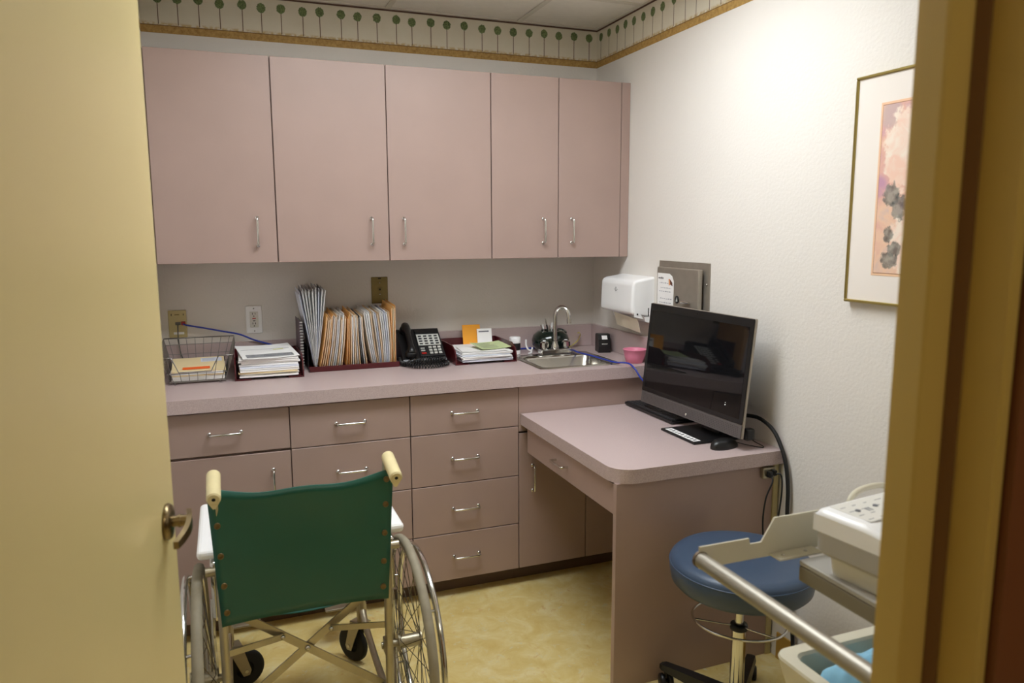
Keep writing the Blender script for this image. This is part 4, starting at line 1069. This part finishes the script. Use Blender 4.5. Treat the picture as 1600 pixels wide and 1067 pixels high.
# casters swivelled differently
def caster(s, ang):
    x = WX+s*HW; py = -.955
    MB().cyl((x, py, .155), (x, py, .225), .017, 14).build('caster_stem', 'dull_metal', wc)
    c = Vector((math.cos(ang), math.sin(ang), 0)); o = Vector((x, py, 0))+c*.045; pn = Vector((-c.y, c.x, 0))
    fk = MB()
    for q in (-1, 1):
        base = pn*q*.021
        M_ = frame_mat((0, 0, 0), c, (0, 0, 1))
        vs = []
        for (u, z_) in ((-.055, .158), (-.01, .158), (.016, .064), (.010, .048), (-.010, .048)):
            for tt in (-.0018, .0018): vs.append(o+c*u+base+pn*tt+Vector((0, 0, z_)))
        fk.add(vs, [[0, 2, 4, 6, 8], [9, 7, 5, 3, 1]]+[(2*i, 2*((i+1) % 5), 2*((i+1) % 5)+1, 2*i+1) for i in range(5)])
    fk.add([o+c*u+pn*v+Vector((0, 0, z_)) for z_ in (.154, .158) for u, v in ((-.065, -.022), (-.008, -.022), (-.008, .022), (-.065, .022))], [(0, 1, 2, 3), (4, 5, 6, 7), (0, 1, 5, 4), (1, 2, 6, 5), (2, 3, 7, 6), (3, 0, 4, 7)])
    fk.build('caster_fork', 'dull_metal', wc)
    cw = MB().lathe([(.028, -.010), (.052, -.010), (.060, -.009), (.0635, -.004), (.0635, .004), (.060, .009), (.052, .010), (.028, .010)], o+Vector((0, 0, .0638)), pn, 32).lathe([(0, -.006), (.030, -.006), (.030, .006), (0, .006)], o+Vector((0, 0, .0638)), pn, 24).build('caster_wheel', 'blackrubber', wc)
    MB().cyl(o+Vector((0, 0, .0638))-pn*.026, o+Vector((0, 0, .0638))+pn*.026, .006, 10).build('caster_axle', 'chrome', cw)
caster(-1, 0.25); caster(1, 2.2)
# cross brace and links
def bar(p, q, w_=.022, th=.006):
    p = Vector(p); q = Vector(q); d_ = (q-p).normalized(); n_ = Vector((0, 1, 0)); u_ = d_.cross(n_).normalized(); vs = []
    for b_ in (p, q):
        for su, sn in ((-1, -1), (1, -1), (1, 1), (-1, 1)): vs.append(b_+u_*su*w_/2+n_*sn*th/2)
    return MB().add(vs, [(0, 1, 2, 3), (7, 6, 5, 4)]+[(i, (i+1) % 4, 4+(i+1) % 4, 4+i) for i in range(4)])
yc_ = -1.345
bar((WX-HW+.004, yc_+.004, .165), (WX+HW-.004, yc_+.004, .482)).build('cross_brace', 'dull_metal', wc)
bar((WX-HW+.004, yc_-.004, .482), (WX+HW-.004, yc_-.004, .165)).build('cross_brace', 'dull_metal', wc)
for s in (-1, 1):
    bar((WX+s*HW, -1.43, .392), (WX+s*.066, yc_-.012, .373), .018, .005).build('brace_link', 'dull_metal', wc)
    MB().lathe([(0, 0), (.007, 0), (.006, .004), (0, .005)], (WX+s*.066, yc_-.015, .373), (0, -1, 0), 12).build('link_bolt', 'chrome', wc)
MB().lathe([(0, 0), (.008, 0), (.007, .004), (0, .005)], (WX, yc_-.0075, .3235), (0, -1, 0), 12).build('pivot_bolt', 'chrome', wc)
# seat sling
m = MB(); vs = []; nu = 10
for i in range(nu+1):
    f = i/nu; x = WX-HW+2*HW*f; z_ = .492-.028*math.sin(PI*f)
    for y in (-1.415, -1.005):
        vs.append((x, y, z_))
    for y in (-1.415, -1.005): vs.append((x, y, z_+.003))
fs = []
for i in range(nu):
    a = i*4; b_ = a+4; fs += [(a, a+1, b_+1, b_), (a+2, b_+2, b_+3, a+3), (a, b_, b_+2, a+2), (a+1, a+3, b_+3, b_+1)]
fs += [(0, 2, 3, 1), (nu*4, nu*4+1, nu*4+3, nu*4+2)]
m.add(vs, fs, True).build('seat_sling', 'green', wc)
# leg hangers with footplates
for s in (-1, 1):
    x = WX+s*.195
    MB().tube(spline([(x, -1.0, .46), (x, -.96, .46), (x, -.90, .42), (x, -.80, .20), (x, -.78, .14)], 5), .009, 10).build('leg_hanger', 'dull_metal', wc)
    MB().box(x-.085 if s > 0 else x-.01, x+.01 if s > 0 else x+.085, -.81, -.69, .135, .143, bev=.003).build('footplate', 'dull_metal', wc)
# back upholstery: slung vinyl wrapped round the posts
nu, nv = 26, 16; z0_, z1_ = .482, .862
def bk(u, v, th):
    hw2 = .2155+.0175*v
    x = WX-.002-hw2+2*hw2*u
    sag = math.sin(PI*u)
    zt = z1_-.036*sag-.008*math.sin(3*PI*u)*sag
    zb_ = z0_-.003*sag
    z_ = zb_+(zt-zb_)*v
    yb_ = -1.44-(.025 if z_ > .7 else .025)*((z_-.48)/.38)-.0155
    y = yb_+.030*sag**.7*(.75+.25*math.cos(PI*(v-.5)))+.0025*math.sin(9*v+3*u)*sag
    return Vector((x, y+th, z_))
m = MB(); vs = []
for th in (0, .0035):
    for j in range(nv+1):
        for i in range(nu+1): vs.append(bk(i/nu, j/nv, th))
K = (nu+1)*(nv+1); fs = []
for j in range(nv):
    for i in range(nu):
        a = j*(nu+1)+i; b_ = a+nu+1
        fs += [(a, a+1, b_+1, b_), (K+a, K+b_, K+b_+1, K+a+1)]
for i in range(nu): fs += [(i, K+i, K+i+1, i+1), (nv*(nu+1)+i, nv*(nu+1)+i+1, K+nv*(nu+1)+i+1, K+nv*(nu+1)+i)]
for j in range(nv):
    a = j*(nu+1); b_ = a+nu+1; fs += [(a, b_, K+b_, K+a), (a+nu, K+a+nu, K+b_+nu, b_+nu)]
m.add(vs, fs, True)
ups = m.build('back_upholstery', 'green', wc)
for s, us in ((-1, .035), (1, .965)):
    for v in (.93, .74, .52, .30, .10):
        p = bk(us, v, -.0005)
        MB().lathe([(.0, .0018), (.0035, .002), (.0065, .003), (.0085, .0018), (.0085, 0), (0, 0)], p, (0, -1, .05), 16).build('grommet_screw', 'brass', ups)

# ------------------------------------------------------------------ stool
sx_, sy_, sz_ = -.360, -1.680, .540
t = thing('stool', 'round blue vinyl stool with chrome column and black star base', 'stool', (sx_, sy_, 0))
RS = .21
MB().lathe([(0, 0), (.150, 0), (.192, .004), (.203, .016), (.2085, .045), (.210, .064), (.2085, .068), (.208, .0705), (.206, .078), (.196, .088), (.178, .0925), (.10, .0945), (0, .095)], (sx_, sy_, sz_-.095), n=72).build('seat_cushion', 'blue', t)
MB().torus((sx_, sy_, sz_-.0265), .2085, .0024, (0, 0, 1), 72, 8).build('piping', 'blue', t)
MB().lathe([(0, -.012), (.08, -.012), (.08, 0), (0, 0)], (sx_, sy_, sz_-.095), n=24).build('seat_plate', 'blackmatte', t)
MB().cyl((sx_, sy_, .30), (sx_, sy_, sz_-.107), .0125, 20).build('upper_column', 'chrome', t)
MB().cyl((sx_, sy_, .085), (sx_, sy_, .305), .0215, 24).build('lower_column', 'chrome', t)
MB().lathe([(.0127, 0), (.026, 0), (.027, .006), (.025, .016), (.0127, .018)], (sx_, sy_, .305), n=24).build('collar', 'black', t)
MB().torus((sx_, sy_, .335), .137, .0042, (0.05, 0.04, 1), 64, 8).build('foot_ring', 'chrome', t)
for a_ in (.7, 2.8, 4.9): MB().tube([(sx_+.012*math.cos(a_), sy_+.012*math.sin(a_), .316), (sx_+.05*math.cos(a_), sy_+.05*math.sin(a_), .322), (sx_+.136*math.cos(a_), sy_+.136*math.sin(a_), .335-.05*.136*math.cos(a_)-.04*.136*math.sin(a_))], .0028, 8).build('ring_spoke', 'chrome', t)
MB().lathe([(0, .05), (.045, .05), (.045, .07), (.032, .10), (.0217, .105), (0, .105)], (sx_, sy_, 0), n=24).build('base_hub', 'black', t)
for i in range(5):
    a = PI/2+.415+i*2*PI/5
    c = Vector((math.cos(a), math.sin(a), 0)); pn = Vector((-c.y, c.x, 0)); o = Vector((sx_, sy_, 0))
    vs = []
    for r_, hw_, zt, zb_ in ((.03, .024, .098, .056), (.16, .021, .090, .060), (.258, .017, .082, .064), (.270, .010, .078, .066)):
        for q, z_ in ((-1, zb_), (1, zb_), (1, zt), (-1, zt)): vs.append(o+c*r_+pn*hw_*q*(.8 if z_ == zt else 1)+Vector((0, 0, z_)))
    lg = MB().add(vs, [(k_*4+i_, k_*4+(i_+1) % 4, k_*4+4+(i_+1) % 4, k_*4+4+i_) for k_ in range(3) for i_ in range(4)]+[(3, 2, 1, 0), (12, 13, 14, 15)]).build('base_leg', 'black', t)
    co = o+c*.250
    ca = a+.9+i
    ax_ = Vector((math.cos(ca), math.sin(ca), 0))
    cs = MB().cyl(co+Vector((0, 0, .040)), co+Vector((0, 0, .0655)), .007, 10)
    for q in (-1, 1): cs.lathe([(0, -.008), (.020, -.008), (.024, -.005), (.024, .005), (.020, .008), (0, .008)], co+Vector((0, 0, .0242))+ax_*q*.013, ax_, 20)
    cs.cyl(co+Vector((0, 0, .0242))-ax_*.02, co+Vector((0, 0, .0242))+ax_*.02, .006, 8)
    cs.build('caster', 'black', lg)

# ------------------------------------------------------------------ instrument cart with an ECG machine and a bin
t = thing('instrument_cart', 'grey metal rolling cart with a tubular push handle by the door frame', 'cart', (-.5, -2.5, 0))
TX = -.925
MB().tube([(TX, -2.268, .866), (TX, -2.69, .866)], .0150, 18).build('push_handle', simple('satin_tube', (158, 152, 140), .4, .6), t)
for y in (-2.2655, -2.6925): MB().cyl((TX, y-.003, .866), (TX, y+.003, .866), .0165, 18).build('handle_cap', simple('cap_bronze', (112, 96, 78), .5, .5), t)
bp = [(TX-.004, .848), (TX-.004, .892), (-.815, .892), (-.812, .880), (-.785, .880), (-.755, .926), (-.40, .926), (-.22, .926), (-.22, .848)]
bkt = MB().prism(bp, 'y', -2.268, -2.2645).build('bracket_plate', 'cream_plastic', t)
MB().box(-.765, -.66, -2.300, -2.2685, .850, .8535).build('bracket_flange', 'cream_plastic', bkt)
for x in (-.745, -.69): MB().lathe([(0, 0), (.004, 0), (.003, .002), (0, .003)], (x, -2.285, .8536), (0, 0, 1), 10).build('screw', 'chrome', bkt)
MB().prism([(TX-.004, .848), (TX-.004, .892), (-.815, .892), (-.785, .880), (-.755, .90), (-.22, .90), (-.22, .848)], 'y', -2.6895, -2.686).build('bracket_plate', 'cream_plastic', t)
MB().box(-.722, -.22, -2.684, -2.304, .838, .849, bev=.002, seg=1).build('shelf', 'grey_plastic', t)
rail = simple('grey_beam', (126, 118, 100), .5)
MB().box(-.722, -.690, -2.684, -2.304, .806, .8375, bev=.003).build('shelf_beam', rail, t)
MB().box(-.252, -.22, -2.684, -2.304, .806, .8375, bev=.003).build('shelf_beam', rail, t)
MB().cyl((-.252, -2.47, .11), (-.252, -2.47, .8375), .024, 20).build('column', 'offwhite', t)
MB().box(-.70, -.24, -2.64, -2.28, .478, .486).build('lower_shelf', 'grey_plastic', t)
bs = MB()
for a in (0, 1, 2, 3):
    ang_ = PI/4+a*PI/2; bs.tube([(-.36, -2.47, .10), (-.36+.27*math.cos(ang_), -2.47+.22*math.sin(ang_), .075)], .018, 10)
bs.build('cart_base', 'grey_plastic', t)
for a in range(4):
    ang_ = PI/4+a*PI/2; c_ = Vector((-.36+.26*math.cos(ang_), -2.47+.212*math.sin(ang_), .03))
    MB().lathe([(0, -.012), (.028, -.012), (.030, 0), (.028, .012), (0, .012)], c_, (1, 0, 0), 18).cyl(c_+Vector((0, 0, .031)), c_+Vector((0, 0, .06)), .008, 8).build('cart_caster', 'black', t)

# the machine: grey lower shell, white lid with a scooped hand rest, printed control panel
t = thing('ecg_machine', 'white and grey desktop medical recorder on the cart', 'medical device', (-.53, -2.52, .849), rz=.0)
mx0, mx1, my0, my1 = -.738, -.400, -2.662, -2.352
EM = Matrix.Translation((-.738, -2.352, 0)) @ Matrix.Rotation(.13, 4, 'Z') @ Matrix.Translation((.738, 2.352, 0))
def rr3(x0, x1, y0, y1, r): return rrect(x0, x1, y0, y1, r, 6)
def loft(loops, cap=True):
    vs = []; n_ = len(loops[0][0])
    for lp, z_ in loops:
        for i, p in enumerate(lp): vs.append((p[0], p[1], z_(p) if callable(z_) else z_))
    fs = [(i*n_+k_, i*n_+(k_+1) % n_, (i+1)*n_+(k_+1) % n_, (i+1)*n_+k_) for i in range(len(loops)-1) for k_ in range(n_)]
    if cap: fs += [list(range(n_))[::-1], [(len(loops)-1)*n_+k_ for k_ in range(n_)]]
    return MB().add(vs, fs, False)
loft([(rr3(mx0+.022, mx1-.02, my0+.02, my1-.022, .018), .8495), (rr3(mx0+.018, mx1-.02, my0+.018, my1-.018, .018), .889)]).xf(EM).build('lower_shell', 'offwhite', t)
loft([(rr3(mx0+.006, mx1-.006, my0+.006, my1-.006, .022), .8895), (rr3(mx0, mx1, my0, my1, .024), .897), (rr3(mx0, mx1, my0, my1, .024), .932)]).xf(EM).build('middle_shell', 'grey_plastic', t)
# lid as a height field: bevelled edge, slight slope, scoop on the left side
nx, ny = 36, 36; vs = []
def lid_z(u, v):
    x = mx0+(mx1-mx0)*u; y = my0+(my1-my0)*v
    e = min(u, 1-u, v, 1-v)*(mx1-mx0)
    z_ = .974-.010*max(0, 1-e/.010)**2
    dx = (x-(mx0+.052))/.05; dy = (y-(my1-.165))/.055
    z_ -= .018*math.exp(-(dx*dx+dy*dy)**2)
    return x, y, z_
for j in range(ny+1):
    for i in range(nx+1): vs.append(lid_z(i/nx, j/ny))
K = len(vs)
m = MB(); fs = [(j*(nx+1)+i, j*(nx+1)+i+1, (j+1)*(nx+1)+i+1, (j+1)*(nx+1)+i) for j in range(ny) for i in range(nx)]
brd = [i for i in range(nx+1)]+[(j+1)*(nx+1)-1 for j in range(1, ny+1)]+[ny*(nx+1)+i for i in range(nx-1, -1, -1)]+[j*(nx+1) for j in range(ny-1, 0, -1)]
for b_ in brd: vs.append((vs[b_][0], vs[b_][1], .9325))
L_ = len(brd)
fs += [(brd[i], brd[(i+1) % L_], K+(i+1) % L_, K+i) for i in range(L_)]+[[K+i for i in range(L_)]]
m.add(vs, fs, True)
for i in range(len(m.sm)-L_-1, len(m.sm)): m.sm[i] = False
m.xf(EM).build('lid', 'white_plastic', t)
cp = MB().box(mx0+.028, mx1-.02, my1-.098, my1-.012, .9741, .9748).xf(EM).build('control_panel', 'offwhite', t)
pr = MB()
for i in range(9):
    x0 = mx0+.036+i*.032
    for j in range(4): pr.box(x0, x0+random.uniform(.008, .022), my1-.090+j*.020, my1-.0885+j*.020, .9749, .9751)
for x0, y0_ in ((.075, -.062), (.083, -.062), (.13, -.06), (.20, -.06)): pr.box(mx0+x0, mx0+x0+.004, my1+y0_, my1+y0_+.012, .9749, .9751)
pr.xf(EM).build('panel_print', 'print', cp)['kind'] = 'stuff'
for x0, y0_ in ((.055, -.052), (.107, -.050), (.155, -.046), (.22, -.046)):
    MB().lathe([(0, 0), (.005, 0), (.0045, .002), (0, .0022)], (mx0+x0, my1+y0_, .9749), n=14).xf(EM).build('panel_button', 'print', cp)
MB().box(mx0+.175, mx0+.190, my1-.075, my1-.065, .9749, .978).xf(EM).build('orange_key', 'orangesticker', cp)
MB().tube(spline([(mx0+.10, my1+.004, .95), (mx0+.12, my1+.010, .972), (mx0+.16, my1+.014, .980), (mx0+.22, my1+.014, .976), (mx0+.25, my1+.006, .95)], 5), .006, 8).xf(EM).build('lead_cable', 'cream_plastic', t)

# storage bin on the lower shelf with a blue cloth
t = thing('storage_bin', 'cream plastic open bin on the cart under the push handle', 'bin', (-.5, -2.45, .49))
BX0, BX1, BY0, BY1, BZ0, BZ1 = -.722, -.285, -2.66, -2.236, .487, .620
lp = [(rr3(BX0+.03, BX1-.03, BY0+.03, BY1-.03, .03), BZ0), (rr3(BX0+.002, BX1-.002, BY0+.002, BY1-.002, .03), BZ1-.006), (rr3(BX0+.004, BX1-.004, BY0+.004, BY1-.004, .03), BZ1),
      (rr3(BX0+.030, BX1-.030, BY0+.030, BY1-.030, .025), BZ1), (rr3(BX0+.034, BX1-.034, BY0+.034, BY1-.034, .025), BZ1-.006), (rr3(BX0+.052, BX1-.052, BY0+.052, BY1-.052, .03), BZ0+.008)]
loft(lp).build('bin_shell', 'cream_plastic', t)
def pillow(name, c, sx, sy, sz, rz, mat, label, cat):
    nu_, nv_ = 20, 12; vs = []
    for s_ in (1, -1):
        for j in range(nv_+1):
            for i in range(nu_+1):
                u = i/nu_*2-1; v = j/nv_*2-1
                hgt = (max(0, 1-abs(u)**5)*max(0, 1-abs(v)**4))**.4
                wr = 1+.10*math.sin(7*u+3*v)+.07*math.sin(11*v-4*u)
                x, y = u*sx, v*sy
                vs.append((c[0]+x*math.cos(rz)-y*math.sin(rz), c[1]+x*math.sin(rz)+y*math.cos(rz), c[2]+s_*sz*hgt*(wr if s_ > 0 else 1)))
    K_ = (nu_+1)*(nv_+1); fs = []
    for j in range(nv_):
        for i in range(nu_):
            a = j*(nu_+1)+i; b_ = a+nu_+1; fs += [(a, a+1, b_+1, b_), (K_+a, K_+b_, K_+b_+1, K_+a+1)]
    o_ = MB().add(vs, fs, True).build(name, mat); return tag(o_, label, cat)
pillow('folded_cloth', (-.572, -2.350, BZ1-.030), .098, .046, .036, .12, 'bluecloth', 'folded light blue cloth lying in the cream bin', 'cloth')
pillow('folded_cloth', (-.455, -2.47, BZ1-.060), .11, .06, .040, .3, 'bluecloth', 'light blue cloth heaped behind the folded one in the cream bin', 'cloth')
